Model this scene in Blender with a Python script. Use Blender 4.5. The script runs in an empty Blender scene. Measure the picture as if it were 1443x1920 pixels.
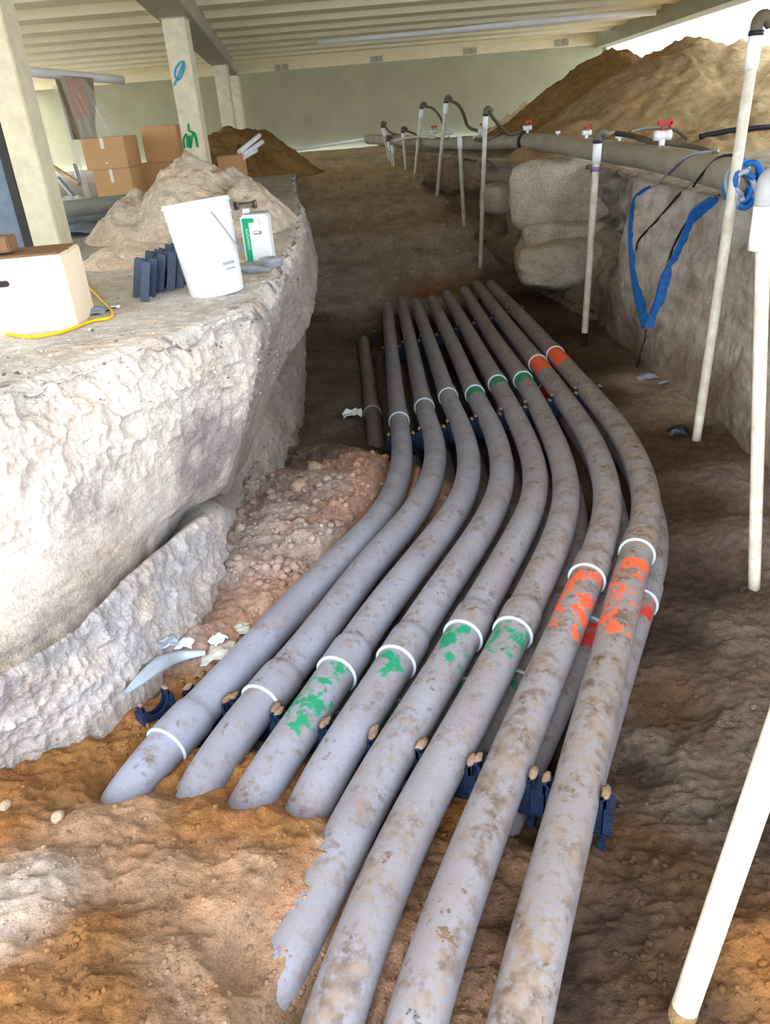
import bpy, bmesh, math, random
import numpy as np
from mathutils import Vector, Matrix
from mathutils.bvhtree import BVHTree
random.seed(7)
rng = np.random.default_rng(7)
S = bpy.context.scene
COL = S.collection

# ------------------------------------------------------------------ camera
F = 1450.0; PITCH = math.radians(27.4); ROLL = math.radians(4.7); CAMZ = 2.21
def ray(px, py):
    a = (px-721.5)/F; b = -(py-960)/F
    X = a*math.cos(ROLL)+b*math.sin(ROLL); Y = -a*math.sin(ROLL)+b*math.cos(ROLL)
    return np.array([X, math.cos(PITCH)+Y*math.sin(PITCH), -math.sin(PITCH)+Y*math.cos(PITCH)])
def G(px, py, h):            # point a height h below the lens
    d = ray(px, py); return d*(h/-d[2])+np.array([0, 0, CAMZ])
def W(px, py, Y):            # point on the vertical plane y = Y
    d = ray(px, py); return d*(Y/d[1])+np.array([0, 0, CAMZ])
cam = bpy.data.objects.new('camera', bpy.data.cameras.new('camera')); COL.objects.link(cam)
cam.data.sensor_fit = 'VERTICAL'; cam.data.sensor_height = 36; cam.data.lens = F/1920*36
cam.data.clip_start = .05
up = ray(721.5, -1e7); up = -up if up[2] < 0 else up
fw = Vector(ray(721.5, 960)).normalized()
rt = Vector(ray(1721.5, 960)-ray(721.5, 960)).normalized()
upv = rt.cross(fw)
m3 = Matrix((rt, upv, -fw)).transposed()
cam.matrix_world = Matrix.Translation((0, 0, CAMZ)) @ m3.to_4x4()
S.camera = cam

# ------------------------------------------------------------------ world, sun, exposure
S.view_settings.view_transform = 'Standard'; S.view_settings.look = 'None'
S.view_settings.gamma = 1; S.view_settings.use_curve_mapping = False
S.view_settings.exposure = 0.58
wd = bpy.data.worlds.new('world'); S.world = wd; wd.use_nodes = True
bg = wd.node_tree.nodes['Background']
bg.inputs[0].default_value = (0.76, 0.87, 1.0, 1); bg.inputs[1].default_value = 3.7
sun = bpy.data.objects.new('sun', bpy.data.lights.new('sun', 'SUN')); COL.objects.link(sun)
sun.data.energy = 1.9; sun.data.angle = math.radians(28); sun.data.color = (1.0, .97, .93)
sdir = Vector((0.42, 0.85, -0.62)).normalized()      # from behind the camera, on the left
sun.rotation_euler = sdir.to_track_quat('-Z', 'Y').to_euler()

# ------------------------------------------------------------------ helpers: noise
_perm = rng.random((64, 64, 64)).astype(np.float32)
def vnoise(p):
    i = np.floor(p).astype(np.int64); f = (p-i); f = f*f*(3-2*f)
    x0, y0, z0 = (i[..., k] & 63 for k in range(3)); x1, y1, z1 = ((i[..., k]+1) & 63 for k in range(3))
    fx, fy, fz = f[..., 0], f[..., 1], f[..., 2]
    c = lambda a, b, d: _perm[a, b, d]
    a = c(x0, y0, z0)*(1-fx)+c(x1, y0, z0)*fx; b = c(x0, y1, z0)*(1-fx)+c(x1, y1, z0)*fx
    d = c(x0, y0, z1)*(1-fx)+c(x1, y0, z1)*fx; e = c(x0, y1, z1)*(1-fx)+c(x1, y1, z1)*fx
    return ((a*(1-fy)+b*fy)*(1-fz)+(d*(1-fy)+e*fy)*fz)*2-1
def fbm(p, s, o=5, g=.5):
    v = 0; a = 1; t = 0; q = np.asarray(p)*s
    for k in range(o): v = v+a*vnoise(q+17.3*k); t += a; a *= g; q = q*2.03
    return v/t
def billow(p, s, o=3):
    v = 0; a = 1; t = 0; q = np.asarray(p)*s
    for k in range(o): v = v+a*(1-np.abs(vnoise(q+9.7*k))*2); t += a; a *= .5; q = q*2.1
    return v/t

# ------------------------------------------------------------------ helpers: materials
def lin(c):
    if isinstance(c, str): c = [int(c[i:i+2], 16)/255 for i in (0, 2, 4)]
    return tuple(((v/12.92) if v <= .04045 else ((v+.055)/1.055)**2.4) for v in c)+(1,)
class NT:
    def __init__(s, name):
        s.m = bpy.data.materials.new(name); s.m.use_nodes = True; s.t = s.m.node_tree
        s.b = s.t.nodes['Principled BSDF']
    def n(s, typ, **kw):
        nd = s.t.nodes.new(typ)
        for k, v in kw.items():
            if k[0] == 'i' and k[1:].isdigit(): nd.inputs[int(k[1:])].default_value = v
            elif k == 'inp':
                for a, b in v.items(): nd.inputs[a].default_value = b
            else: setattr(nd, k, v)
        return nd
    def l(s, a, b): s.t.links.new(a, b)
    def noise(s, scale, detail=5, rough=.6, vec=None):
        nd = s.n('ShaderNodeTexNoise', inp={'Scale': scale, 'Detail': detail, 'Roughness': rough})
        s.l(vec if vec is not None else s.pos(), nd.inputs['Vector']); return nd.outputs['Fac']
    def pos(s):
        if not hasattr(s, '_p'): s._p = s.n('ShaderNodeNewGeometry')
        return s._p.outputs['Position']
    def obj(s):
        if not hasattr(s, '_o'): s._o = s.n('ShaderNodeTexCoord')
        return s._o.outputs['Object']
    def ramp(s, fac, lo, hi, a=0., b=1.):
        nd = s.n('ShaderNodeMapRange', inp={'From Min': lo, 'From Max': hi, 'To Min': a, 'To Max': b}); s.l(fac, nd.inputs['Value']); return nd.outputs[0]
    def math(s, op, a, b):
        nd = s.n('ShaderNodeMath', operation=op)
        for i, v in enumerate((a, b)):
            if isinstance(v, (int, float)): nd.inputs[i].default_value = v
            else: s.l(v, nd.inputs[i])
        return nd.outputs[0]
    def mix(s, fac, a, b, mode='MIX'):
        nd = s.n('ShaderNodeMix', data_type='RGBA', blend_type=mode)
        for i, v in ((0, fac), (6, a), (7, b)):
            if isinstance(v, (int, float)): nd.inputs[i].default_value = v
            elif isinstance(v, tuple): nd.inputs[i].default_value = v
            else: s.l(v, nd.inputs[i])
        return nd.outputs[2]
    def bump(s, h, strength=.4, dist=.01):
        nd = s.n('ShaderNodeBump', inp={'Strength': strength, 'Distance': dist}); s.l(h, nd.inputs['Height']); s.l(nd.outputs[0], s.b.inputs['Normal'])
    def col(s, c): (s.l(c, s.b.inputs['Base Color']) if not isinstance(c, tuple) else setattr(s.b.inputs['Base Color'], 'default_value', c))
    def rough(s, v, spec=.3): s.b.inputs['Roughness'].default_value = v; s.b.inputs['Specular IOR Level'].default_value = spec
def plain(name, c, rough=.6, spec=.3, var=.12, nscale=14, metal=0, bump=0, c2=None):
    m = NT(name); c = lin(c)
    dk = lin(c2) if c2 else tuple(v*(1-var*2.2) for v in c[:3])+(1,)
    m.col(m.mix(m.ramp(m.noise(nscale, 6, .65, m.obj()), .35, .7), c, dk)); m.rough(rough, spec)
    m.b.inputs['Metallic'].default_value = metal
    if bump: m.bump(m.noise(nscale*4, 4, .6, m.obj()), bump, .004)
    return m.m
def soil_mat(name, base=None, grain=30., fine=160., contrast=1., attr='soil'):
    m = NT(name)
    if base is None:
        a = m.n('ShaderNodeAttribute', attribute_name=attr); c = a.outputs['Color']
    else: c = lin(base)
    n1 = m.noise(grain*.12, 6, .62); n2 = m.noise(grain, 8, .7); n3 = m.noise(fine, 3, .6)
    v = m.math('ADD', m.math('ADD', m.ramp(n1, .3, .7, -.28*contrast, .28*contrast), m.ramp(n2, .3, .7, -.30*contrast, .30*contrast)), m.ramp(n3, .3, .7, -.18, .18))
    v = m.math('ADD', v, 1.0)
    cb = m.n('ShaderNodeCombineColor'); [m.l(v, cb.inputs[i]) for i in range(3)]
    c1 = m.mix(1., c, cb.outputs[0], 'MULTIPLY')
    wn = m.ramp(m.noise(grain*.4, 5, .7), .56, .70)
    c2 = m.mix(m.math('MULTIPLY', wn, .45*contrast), c1, m.mix(1., c1, (1.75, 1.7, 1.65, 1), 'MULTIPLY'))
    on = m.ramp(m.noise(grain*.22, 5, .65), .52, .68)
    c3 = m.mix(m.math('MULTIPLY', on, .35*contrast), c2, m.mix(1., c2, (1.25, .82, .52, 1), 'MULTIPLY'))
    m.col(c3); m.rough(.93, .15)
    h = m.math('ADD', m.math('MULTIPLY', n2, 1.), m.math('MULTIPLY', n3, .45))
    m.bump(h, .95, .018)
    return m.m

# ------------------------------------------------------------------ helpers: meshes
def mesh_np(name, V, Fq, mat=None, parent=None, smooth=True, color=None, cname='soil'):
    V = np.asarray(V, np.float32).reshape(-1, 3); Fq = np.asarray(Fq, np.int32)
    me = bpy.data.meshes.new(name); me.vertices.add(len(V)); me.vertices.foreach_set('co', V.ravel())
    k = Fq.shape[1]; me.loops.add(Fq.size); me.loops.foreach_set('vertex_index', Fq.ravel())
    me.polygons.add(len(Fq)); me.polygons.foreach_set('loop_start', np.arange(0, Fq.size, k, dtype=np.int32))
    me.polygons.foreach_set('loop_total', np.full(len(Fq), k, np.int32))
    if smooth: me.polygons.foreach_set('use_smooth', np.ones(len(Fq), bool))
    me.update(calc_edges=True); me.validate()
    if color is not None:
        at = me.color_attributes.new(cname, 'FLOAT_COLOR', 'POINT'); at.data.foreach_set('color', np.asarray(color, np.float32).ravel())
    o = bpy.data.objects.new(name, me); COL.objects.link(o)
    if mat: me.materials.append(mat)
    if parent: o.parent = parent
    return o
def grid_faces(nu, nv):
    i = np.arange(nu-1)[:, None]*nv+np.arange(nv-1)[None, :]
    return np.stack([i, i+nv, i+nv+1, i+1], -1).reshape(-1, 4)
def bm_obj(name, bm, mat=None, parent=None, smooth=False, bevel=0):
    if bevel: bmesh.ops.bevel(bm, geom=bm.edges[:], offset=bevel, segments=2, affect='EDGES', clamp_overlap=True)
    me = bpy.data.meshes.new(name); bm.normal_update(); bm.to_mesh(me); bm.free()
    if smooth: [setattr(p, 'use_smooth', True) for p in me.polygons]
    o = bpy.data.objects.new(name, me); COL.objects.link(o)
    if mat: me.materials.append(mat)
    if parent: o.parent = parent
    return o
def boxbm(cx, cy, cz, sx, sy, sz, bm=None, rot=None):
    bm = bm or bmesh.new()
    M = Matrix.Translation((cx, cy, cz)) @ (rot.to_4x4() if rot else Matrix()) @ Matrix.Diagonal((sx, sy, sz, 1))
    bmesh.ops.create_cube(bm, size=1, matrix=M); return bm
def box(name, c, s, mat, parent=None, bevel=.004, rot=None):
    return bm_obj(name, boxbm(*c, *s, rot=rot), mat, parent, bevel=bevel)
def tag(o, label, cat, group=None, kind=None):
    if label: o['label'] = label
    if cat: o['category'] = cat
    if group: o['group'] = group
    if kind: o['kind'] = kind
    return o
def empty(name, loc=(0, 0, 0), rz=0.):
    o = bpy.data.objects.new(name, None); o.empty_display_size = .1; COL.objects.link(o); o.location = loc; o.rotation_euler = (0, 0, rz); return o
def copy_tree(o, parent=None):
    c = o.copy(); COL.objects.link(c); c.parent = parent
    for ch in [x for x in bpy.data.objects if x.parent == o]: copy_tree(ch, c)
    return c
def catmull(P, n):
    P = np.asarray(P, float); P = np.vstack([2*P[0]-P[1], P, 2*P[-1]-P[-2]])
    out = []; m = len(P)-3; per = max(2, n//m)
    for i in range(m):
        a, b, c, d = P[i:i+4]; t = np.linspace(0, 1, per, endpoint=False)[:, None]
        out.append(.5*((2*b)+(-a+c)*t+(2*a-5*b+4*c-d)*t*t+(-a+3*b-3*c+d)*t**3))
    out.append(P[-2][None]); return np.vstack(out)
def resample(P, step):
    d = np.r_[0, np.cumsum(np.linalg.norm(np.diff(P, axis=0), axis=1))]; n = max(2, int(d[-1]/step)+1)
    s = np.linspace(0, d[-1], n); return np.stack([np.interp(s, d, P[:, k]) for k in range(3)], 1), s
def tube(name, P, R, mat, parent=None, seg=24, caps=True, color=None, hollow=0.):
    P = np.asarray(P, float); n = len(P); R = np.broadcast_to(np.asarray(R, float), (n,))
    if n < 2: return empty(name+'_end', tuple(P[0]))
    T = np.gradient(P, axis=0); T /= np.maximum(np.linalg.norm(T, axis=1), 1e-9)[:, None]
    ref = np.array([0, 0, 1.]) if abs(T[0][2]) < .9 else np.array([1., 0, 0])
    U = np.cross(ref, T[0]); U /= np.linalg.norm(U); Us = [U]
    for i in range(1, n):
        U = Us[-1]-T[i]*np.dot(Us[-1], T[i]); Us.append(U/np.linalg.norm(U))
    Us = np.array(Us); Vs = np.cross(T, Us)
    a = np.linspace(0, 2*math.pi, seg, endpoint=False)
    V = P[:, None]+(Us[:, None]*np.cos(a)[None, :, None]+Vs[:, None]*np.sin(a)[None, :, None])*R[:, None, None]
    V = V.reshape(-1, 3); i = np.arange(n-1)[:, None]*seg; j = np.arange(seg)[None, :]; k = (j+1) % seg
    Fq = np.stack([i+j, i+k, i+seg+k, i+seg+j], -1).reshape(-1, 4)
    if caps:
        c0 = len(V); V = np.vstack([V, P[0], P[-1]]); j = np.arange(seg); k = (j+1) % seg
        Fq = np.vstack([Fq, np.stack([np.full(seg, c0), k, j, np.full(seg, c0)], -1)[:, [0, 1, 2, 2]], np.stack([np.full(seg, c0+1), (n-1)*seg+j, (n-1)*seg+k, (n-1)*seg+k], -1)])
        me = bpy.data.meshes.new(name); me.from_pydata(V.tolist(), [], [tuple(dict.fromkeys(q)) for q in Fq.tolist()]); me.update()
        for p in me.polygons: p.use_smooth = len(p.vertices) == 4
        o = bpy.data.objects.new(name, me); COL.objects.link(o)
        if mat: me.materials.append(mat)
        if parent: o.parent = parent
        return o
    o = mesh_np(name, V, Fq, mat, parent)
    if color is not None:
        at = o.data.color_attributes.new('paint', 'FLOAT_COLOR', 'POINT'); at.data.foreach_set('color', np.repeat(np.asarray(color, np.float32), seg, axis=0).ravel())
    return o
def lathe(name, prof, mat, parent=None, seg=40, loc=(0, 0, 0), smooth=True):
    a = np.linspace(0, 2*math.pi, seg, endpoint=False); pr = np.asarray(prof, float)
    V = np.stack([pr[:, None, 0]*np.cos(a), pr[:, None, 0]*np.sin(a), np.broadcast_to(pr[:, None, 1], (len(pr), seg))], -1).reshape(-1, 3)+np.array(loc)
    i = np.arange(len(pr)-1)[:, None]*seg; j = np.arange(seg)[None, :]; k = (j+1) % seg
    return mesh_np(name, V, np.stack([i+j, i+k, i+seg+k, i+seg+j], -1).reshape(-1, 4), mat, parent, smooth)

# ------------------------------------------------------------------ materials
M_floor = soil_mat('trench_soil', None, 26, 150)
M_bankL = soil_mat('limestone_bank', None, 16, 110, .8)
M_bankR = soil_mat('clay_bank', None, 12, 90, .5)
M_moundtan = soil_mat('tan_spoil', 'd8c7b4', 18, 90)
M_mounddark = soil_mat('brown_spoil', '8a6a40', 12, 60)
M_moundbig = soil_mat('ochre_spoil', 'a08660', 9, 50, .9)
M_block = soil_mat('stone_block', 'c4b6a4', 5, 40, .7)
M_deck = plain('painted_deck', 'f8efcc', .6, .3, .05, 3)
M_beam = plain('painted_girder', 'a8a68f', .6, .3, .08, 4)
M_colm = plain('painted_column', 'e8dcbe', .65, .2, .10, 9)
M_wall = plain('grey_green_wall', 'aaa688', .85, .15, .07, 1.5, bump=.1)
M_trim = plain('cream_trim', 'e6d8b4', .6, .2, .05, 4)
M_white = plain('white_pvc', 'dfdacd', .38, .5, .10, 9, c2='b9ab90')
M_whitesh = plain('white_plastic', 'f4f5f6', .35, .5, .02, 5)
M_rim = plain('pale_rim', 'b9c8d2', .4, .4, .08, 30)
M_header = plain('grey_header_pipe', 'a79c88', .6, .3, .12, 5, bump=.15)
M_hose = plain('brown_hose', '6f6450', .6, .3, .15, 20)
M_black = plain('black_plastic', '1c1f24', .5, .4, .2, 20)
M_red = plain('red_plastic', 'c8222a', .4, .4, .1, 20)
M_blue = plain('blue_sling', '1f6fc0', .55, .3, .12, 25, c2='1d4f93', bump=.4)
M_spacer = plain('navy_spacer', '1c2f4e', .5, .4, .2, 40, c2='0e1626')
M_spacerL = plain('slate_spacer', '2b405c', .45, .5, .2, 40, c2='15233a')
M_clump = soil_mat('clump', '9a806c', 60, 200)
M_card = plain('cardboard', 'cfa273', .85, .1, .05, 6)
M_cardp = plain('pale_cardboard', 'f3dfc4', .8, .1, .04, 5)
M_card_d = plain('cardboard_dark', '8a6b50', .85, .1, .05, 6)
M_tape = plain('packing_tape', 'e8d9c4', .3, .5, .03, 6)
M_yellow = plain('yellow_cord', 'ecc21c', .5, .3, .06, 20)
M_bluep = plain('blue_plug', '5a74b8', .4, .4, .1, 20)
M_film = plain('grey_film', '9aa3b0', .25, .5, .12, 8)
M_scrap = plain('white_scrap', 'e9f0f5', .4, .4, .05, 20)
M_tape2 = plain('silver_tape', '9a9ca6', .3, .5, .1, 20)
M_green = plain('green_label', '18b080', .5, .3, .1, 40)
M_mint = plain('mint_label', '9be8d0', .5, .3, .1, 40)
M_gpaint = plain('green_spray', '1f9a5a', .7, .2, .1, 20)
M_bpaint = plain('blue_spray', '3aa6cc', .7, .2, .1, 20)
M_navyp = plain('slate_panel', '7d8ea0', .6, .3, .15, 7)
M_orange = plain('orange_fence', 'e98a3c', .7, .2, .15, 6)
M_straw = plain('timber', 'd8c094', .8, .1, .2, 6)
M_grass = None
def film_mat():
    m = NT('clear_film'); m.col(lin('dfe3da')); m.rough(.15, .6)
    m.b.inputs['Alpha'].default_value = .35
    m.bump(m.noise(9, 4, .6, m.obj()), .6, .02); return m.m
M_clear = film_mat()
def pipe_mat():
    m = NT('conduit_pvc')
    dust = m.n('ShaderNodeAttribute', attribute_type='OBJECT', attribute_name='dust').outputs['Fac']
    base = m.mix(m.ramp(m.noise(3, 4, .6), .35, .65), lin('8f98b0'), lin('7d8094'))
    base = m.mix(m.math('MULTIPLY', dust, .8), base, lin('7c7169'))
    geo = m.n('ShaderNodeNewGeometry'); sx = m.n('ShaderNodeSeparateXYZ'); m.l(geo.outputs['Normal'], sx.inputs[0])
    top = m.ramp(sx.outputs[2], -.25, .8)
    pn = m.noise(7, 8, .72); sp = m.noise(34, 6, .7)
    thr = m.math('SUBTRACT', .60, m.math('MULTIPLY', dust, .10))
    pn2 = m.math('ADD', m.math('MULTIPLY', pn, .6), m.math('MULTIPLY', sp, .4))
    dm = m.math('MULTIPLY', m.math('MULTIPLY', m.ramp(m.math('SUBTRACT', pn2, thr), -.05, .035), top), m.math('ADD', .45, m.math('MULTIPLY', dust, .45)))
    fine = m.math('MULTIPLY', m.ramp(m.noise(90, 4, .7), .48, .60), m.math('MULTIPLY', top, m.math('ADD', .12, m.math('MULTIPLY', dust, .4))))
    c = m.mix(fine, base, lin('80705f'))
    c = m.mix(dm, c, m.mix(m.ramp(m.noise(16, 4, .6), .4, .6), lin('54402f'), lin('857060')))
    mud = m.math('MULTIPLY', m.ramp(m.math('ADD', m.math('MULTIPLY', m.noise(9, 7, .7), .7), m.math('MULTIPLY', sp, .3)), .585, .61), m.math('MULTIPLY', top, m.math('ADD', .35, m.math('MULTIPLY', dust, .6))))
    c = m.mix(mud, c, lin('5a3f2c'))
    pa = m.n('ShaderNodeAttribute', attribute_name='paint')
    pm = m.math('MULTIPLY', m.ramp(m.math('SUBTRACT', m.math('ADD', m.noise(13, 6, .62), m.math('MULTIPLY', pa.outputs['Alpha'], .42)), .70), 0, .06), m.ramp(sx.outputs[2], .0, .4))
    c = m.mix(pm, c, pa.outputs['Color'])
    m.col(c); m.rough(.52, .35); m.bump(m.noise(60, 5, .65), .25, .004)
    return m.m
M_pipe = pipe_mat()

# ------------------------------------------------------------------ conduit pipe paths
RP = .0705
GRN = (.012, .21, .11); ORC = (.75, .10, .035)
lin3 = lambda h: lin(h)[:3]
pipes = [
 dict(p=[(726,577),(736,680),(748,791),(754,850),(744,912),(712,975),(655,1033),(600,1086),(520,1172),(430,1272),(350,1358),(313,1397),(222,1490)], c=2, r=11, hf=2.30, hc=2.06, dust=.30),
 dict(p=[(753,565),(773,660),(795,764),(815,830),(812,890),(785,952),(735,1012),(665,1092),(603,1184),(540,1255),(484,1322),(430,1390),(370,1462)], c=2, r=10, hf=2.27, hc=2.05, dust=.38),
 dict(p=[(780,569),(808,650),(840,745),(868,810),(880,872),(866,940),(818,1010),(752,1092),(690,1172),(634,1260),(575,1348),(515,1435),(462,1500)], c=2, r=9, hf=2.22, hc=2.03, dust=.42, g2=(.0, .42)),
 dict(p=[(810,564),(846,640),(890,740),(925,808),(942,878),(932,940),(894,1012),(832,1100),(780,1180),(742,1243),(682,1340),(625,1425),(570,1512)], c=2, r=9, hf=2.18, hc=2.01, dust=.48, g1=(.0, .22), g2=(.0, .22)),
 dict(p=[(838,554),(882,630),(933,721),(975,800),(1002,875),(1000,945),(962,1025),(912,1115),(866,1197),(806,1304),(741,1401),(690,1490),(645,1580),(600,1680),(548,1775),(490,1870)], c=2, r=8, hf=2.14, hc=1.99, dust=.58, g1=(.0, .22), g2=(.0, .26)),
 dict(p=[(871,547),(922,630),(980,713),(1022,790),(1054,868),(1062,940),(1042,1020),(1004,1100),(961,1187),(920,1271),(861,1380),(806,1477),(758,1564),(715,1660),(678,1760),(640,1860),(600,1960)], c=2, r=8, hf=2.10, hc=1.96, dust=.66, g1=(.0, .22), g2=(.0, .28)),
 dict(p=[(895,536),(952,612),(1008,682),(1064,758),(1110,830),(1137,908),(1138,975),(1120,1038),(1099,1089),(1061,1179),(1013,1288),(980,1369),(942,1461),(912,1540),(868,1650),(825,1765),(785,1880),(760,1960)], c=2, r=8, hf=2.06, hc=1.93, dust=.72, o1=(.0, .42), o2=(.0, .55)),
 dict(p=[(920,536),(982,600),(1040,665),(1102,735),(1160,805),(1199,880),(1214,950),(1208,1000),(1192,1041),(1167,1125),(1148,1217),(1121,1315),(1094,1423),(1070,1525),(1040,1640),(1012,1750),(982,1870),(960,1960)], c=2, r=8, hf=2.02, hc=1.90, dust=.85, o1=(.0, .45), o2=(.12, .75)),
]
plabels = ['leftmost grey conduit of the top row, cleanest and nearest the chalky bank',
 'second grey conduit from the left in the top row, no spray paint',
 'third grey conduit from the left, green paint below its near collar only',
 'fourth grey conduit from the left, green at both collars, end dipping into soil',
 'fifth grey conduit from the left, green collar marks and near end sinking into the sand',
 'sixth grey conduit from the left, the rightmost with green paint at its far collar',
 'seventh grey conduit from the left, left one of the pair sprayed orange',
 'rightmost grey conduit of the top row, sprayed orange and dustiest brown']
def run_path(pp):
    q = pp['p']; n = len(q); c = pp['c']; hs = []
    for i in range(n):
        if i <= c: h = pp['hf']+(pp['hc']-pp['hf'])*i/c
        elif i < c+4: t = (i-c)/4; h = pp['hc']+(1.81-pp['hc'])*(t*t*(3-2*t)*.4+.6*t)
        else: h = 1.81
        hs.append(h)
    P = np.array([G(x, y, h) for (x, y), h in zip(q, hs)]); d = P[-1]-P[-2]; d /= np.linalg.norm(d)
    Pc = catmull(np.vstack([P, P[-1]+d*.10+E3(0, 0, -.05), P[-1]+d*.25+E3(0, 0, -.19)]), 60*(n+1)); return P, Pc
E3 = lambda *a: np.array(a, float)
def smooth_path(P, it=60):
    P = P.copy()
    for _ in range(it): P[1:-1] = .25*P[:-2]+.5*P[1:-1]+.25*P[2:]
    return P
# ------------------------------------------------------------------ trench floor (structure)
TAN = (.35, .215, .135); ORG = (.27, .125, .042); WHT = (.44, .365, .31); PTC = (.125, .095, .075); GRV = (.23, .135, .085); GRY = (.42, .33, .30); RED = (.40, .24, .18)
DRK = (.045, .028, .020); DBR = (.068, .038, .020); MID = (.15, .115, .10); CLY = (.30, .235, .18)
ctl = [ # px, py, height below lens, colour, roughness
 (-300,1920,1.62,WHT,1),(0,1900,1.62,ORG,1),(0,1700,1.66,WHT,1),(60,1640,1.66,WHT,1.2),(0,1560,1.70,ORG,1),(0,1500,1.74,ORG,1.2),(120,1450,1.78,ORG,1.2),(150,1560,1.71,TAN,1),
 (180,1760,1.66,ORG,1),(330,1800,1.67,TAN,1),(200,1880,1.64,ORG,1),(420,1900,1.68,TAN,1),(300,1640,1.69,TAN,.6),(420,1700,1.69,TAN,.6),(480,1620,1.70,TAN,.8),
 (250,1530,1.73,TAN,.9),(380,1530,1.72,ORG,.9),(500,1545,1.73,ORG,.9),(560,1570,1.735,ORG,.9),(610,1585,1.75,TAN,.9),(560,1700,1.735,TAN,.9),(480,1820,1.73,TAN,1),(590,1800,1.76,TAN,.9),(640,1700,1.78,ORG,.9),
 (540,1900,1.75,TAN,.9),(690,1640,1.84,GRV,1),(730,1560,1.93,GRV,1),(780,1700,1.88,GRV,1),(720,1840,1.86,GRV,1),(850,1640,1.92,GRV,1),(880,1800,1.90,GRV,1),(940,1620,1.95,GRV,1),(900,1700,1.92,GRV,1),(820,1850,1.90,GRV,1),(850,1540,1.95,ORG,1),
 (960,1740,1.9,DBR,.8),(1000,1560,2.02,DBR,.8),(980,1450,2.1,DRK,.6),(800,1440,2.08,DBR,.8),(700,1420,2.0,ORG,.8),(640,1430,1.93,ORG,.9),(600,1490,1.88,ORG,.9),(540,1440,1.85,ORG,.9),(430,1430,1.84,ORG,.9),(330,1450,1.82,ORG,.9),
 (400,1390,1.95,ORG,.8),(500,1400,1.98,DBR,.8),(200,1440,1.80,ORG,1.1),(280,1390,1.80,ORG,1.1),(100,1430,1.77,ORG,1),(250,1350,1.80,ORG,1),(340,1300,1.82,ORG,1),(420,1200,1.80,RED,.9),(480,1120,1.79,RED,1),(350,1200,1.77,GRY,1),
 (480,1210,1.84,ORG,.9),(560,1120,1.82,RED,1),(430,1060,1.78,GRY,1.1),(470,1000,1.78,GRY,1.2),(540,960,1.78,GRY,1.4),(600,1000,1.78,GRY,1.2),(640,950,1.80,RED,1.2),(620,900,1.79,GRY,1.3),(680,910,1.82,RED,1.2),(560,900,1.84,GRY,1.3),
 (690,985,1.86,RED,1),(700,880,1.90,RED,1),(650,870,1.90,RED,1),(580,860,1.95,MID,1),(620,810,2.25,MID,.8),(560,780,2.3,MID,.8),(660,700,2.38,MID,.8),(620,640,2.4,MID,.8),(690,640,2.42,DBR,.7),
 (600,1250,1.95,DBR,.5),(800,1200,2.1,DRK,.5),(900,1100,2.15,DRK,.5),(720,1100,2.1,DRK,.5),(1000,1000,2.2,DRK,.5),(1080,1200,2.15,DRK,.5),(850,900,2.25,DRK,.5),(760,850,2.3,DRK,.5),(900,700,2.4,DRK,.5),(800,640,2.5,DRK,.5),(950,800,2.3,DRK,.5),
 (740,600,2.50,DBR,.5),(820,560,2.42,ORG,.6),(900,545,2.28,DBR,.6),(960,560,2.2,DBR,.6),(1010,620,2.2,DBR,.6),(1080,690,2.18,DBR,.6),(1150,740,2.15,DBR,.7),(1200,720,2.12,CLY,.8),(1280,740,2.10,CLY,.9),(1230,850,2.15,DBR,.7),(1300,830,2.1,DBR,.8),
 (1400,900,2.05,MID,.8),(1443,1000,2.0,MID,.8),(1300,950,2.12,DBR,.8),(1300,1100,2.14,DRK,.8),(1380,1180,2.08,PTC,.9),(1270,1200,2.13,DRK,.8),(1250,1350,2.13,DBR,.9),(1300,1430,2.08,PTC,1.1),(1220,1400,2.1,PTC,1),(1400,1380,2.06,PTC,1),(1290,1500,2.06,PTC,1),(1200,1450,2.12,DRK,.9),
 (1200,1600,2.05,DBR,1),(1150,1750,2.0,DRK,1),(1300,1650,2.0,DBR,1),(1250,1850,1.96,DBR,1),(1100,1900,1.98,DRK,.9),(1443,1800,1.92,ORG,1),(1443,1550,2.0,DRK,1),(1600,1900,1.9,DBR,1),(1050,1800,2.0,DRK,.8),
]
cw = np.array([np.r_[G(a, b, h), c, r] for a, b, h, c, r in ctl])
def YZ(px, py, Y, z, c, r):
    p = W(px, py, Y); return np.r_[p[0], Y, z, c, r]
zr = lambda Y: CAMZ-(2.3-(Y-10.5)*(1.55/7.5))
RMP = (.44, .385, .35); RMT = (.60, .45, .26)
extra = [YZ(x, 450, Y, zr(Y), (RMP if Y < 13.5 else (.52, .41, .30) if Y < 16 else RMT), .8) for Y in (10.5, 12, 13.5, 15, 16.5, 18) for x in (620, 720, 820)]
extra += [np.r_[x, 20, CAMZ-.75, RMT, .6] for x in (-2, -1, 0, 1, 2)]
extra += [np.r_[1.9, 9.2, .03, DBR, .7], np.r_[1.9, 10.8, .12, MID, .8], np.r_[-.7, 8, -.2, MID, .7], np.r_[-.7, 10, -.12, MID, .7], np.r_[2.2, 2, .2, MID, .8], np.r_[2.2, 1, .25, MID, .8], np.r_[0, .3, .5, ORG, .8], np.r_[-1.5, .5, .6, ORG, .8], np.r_[.8, .3, .3, DRK, .8]]
cw = np.vstack([cw, extra])
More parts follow.
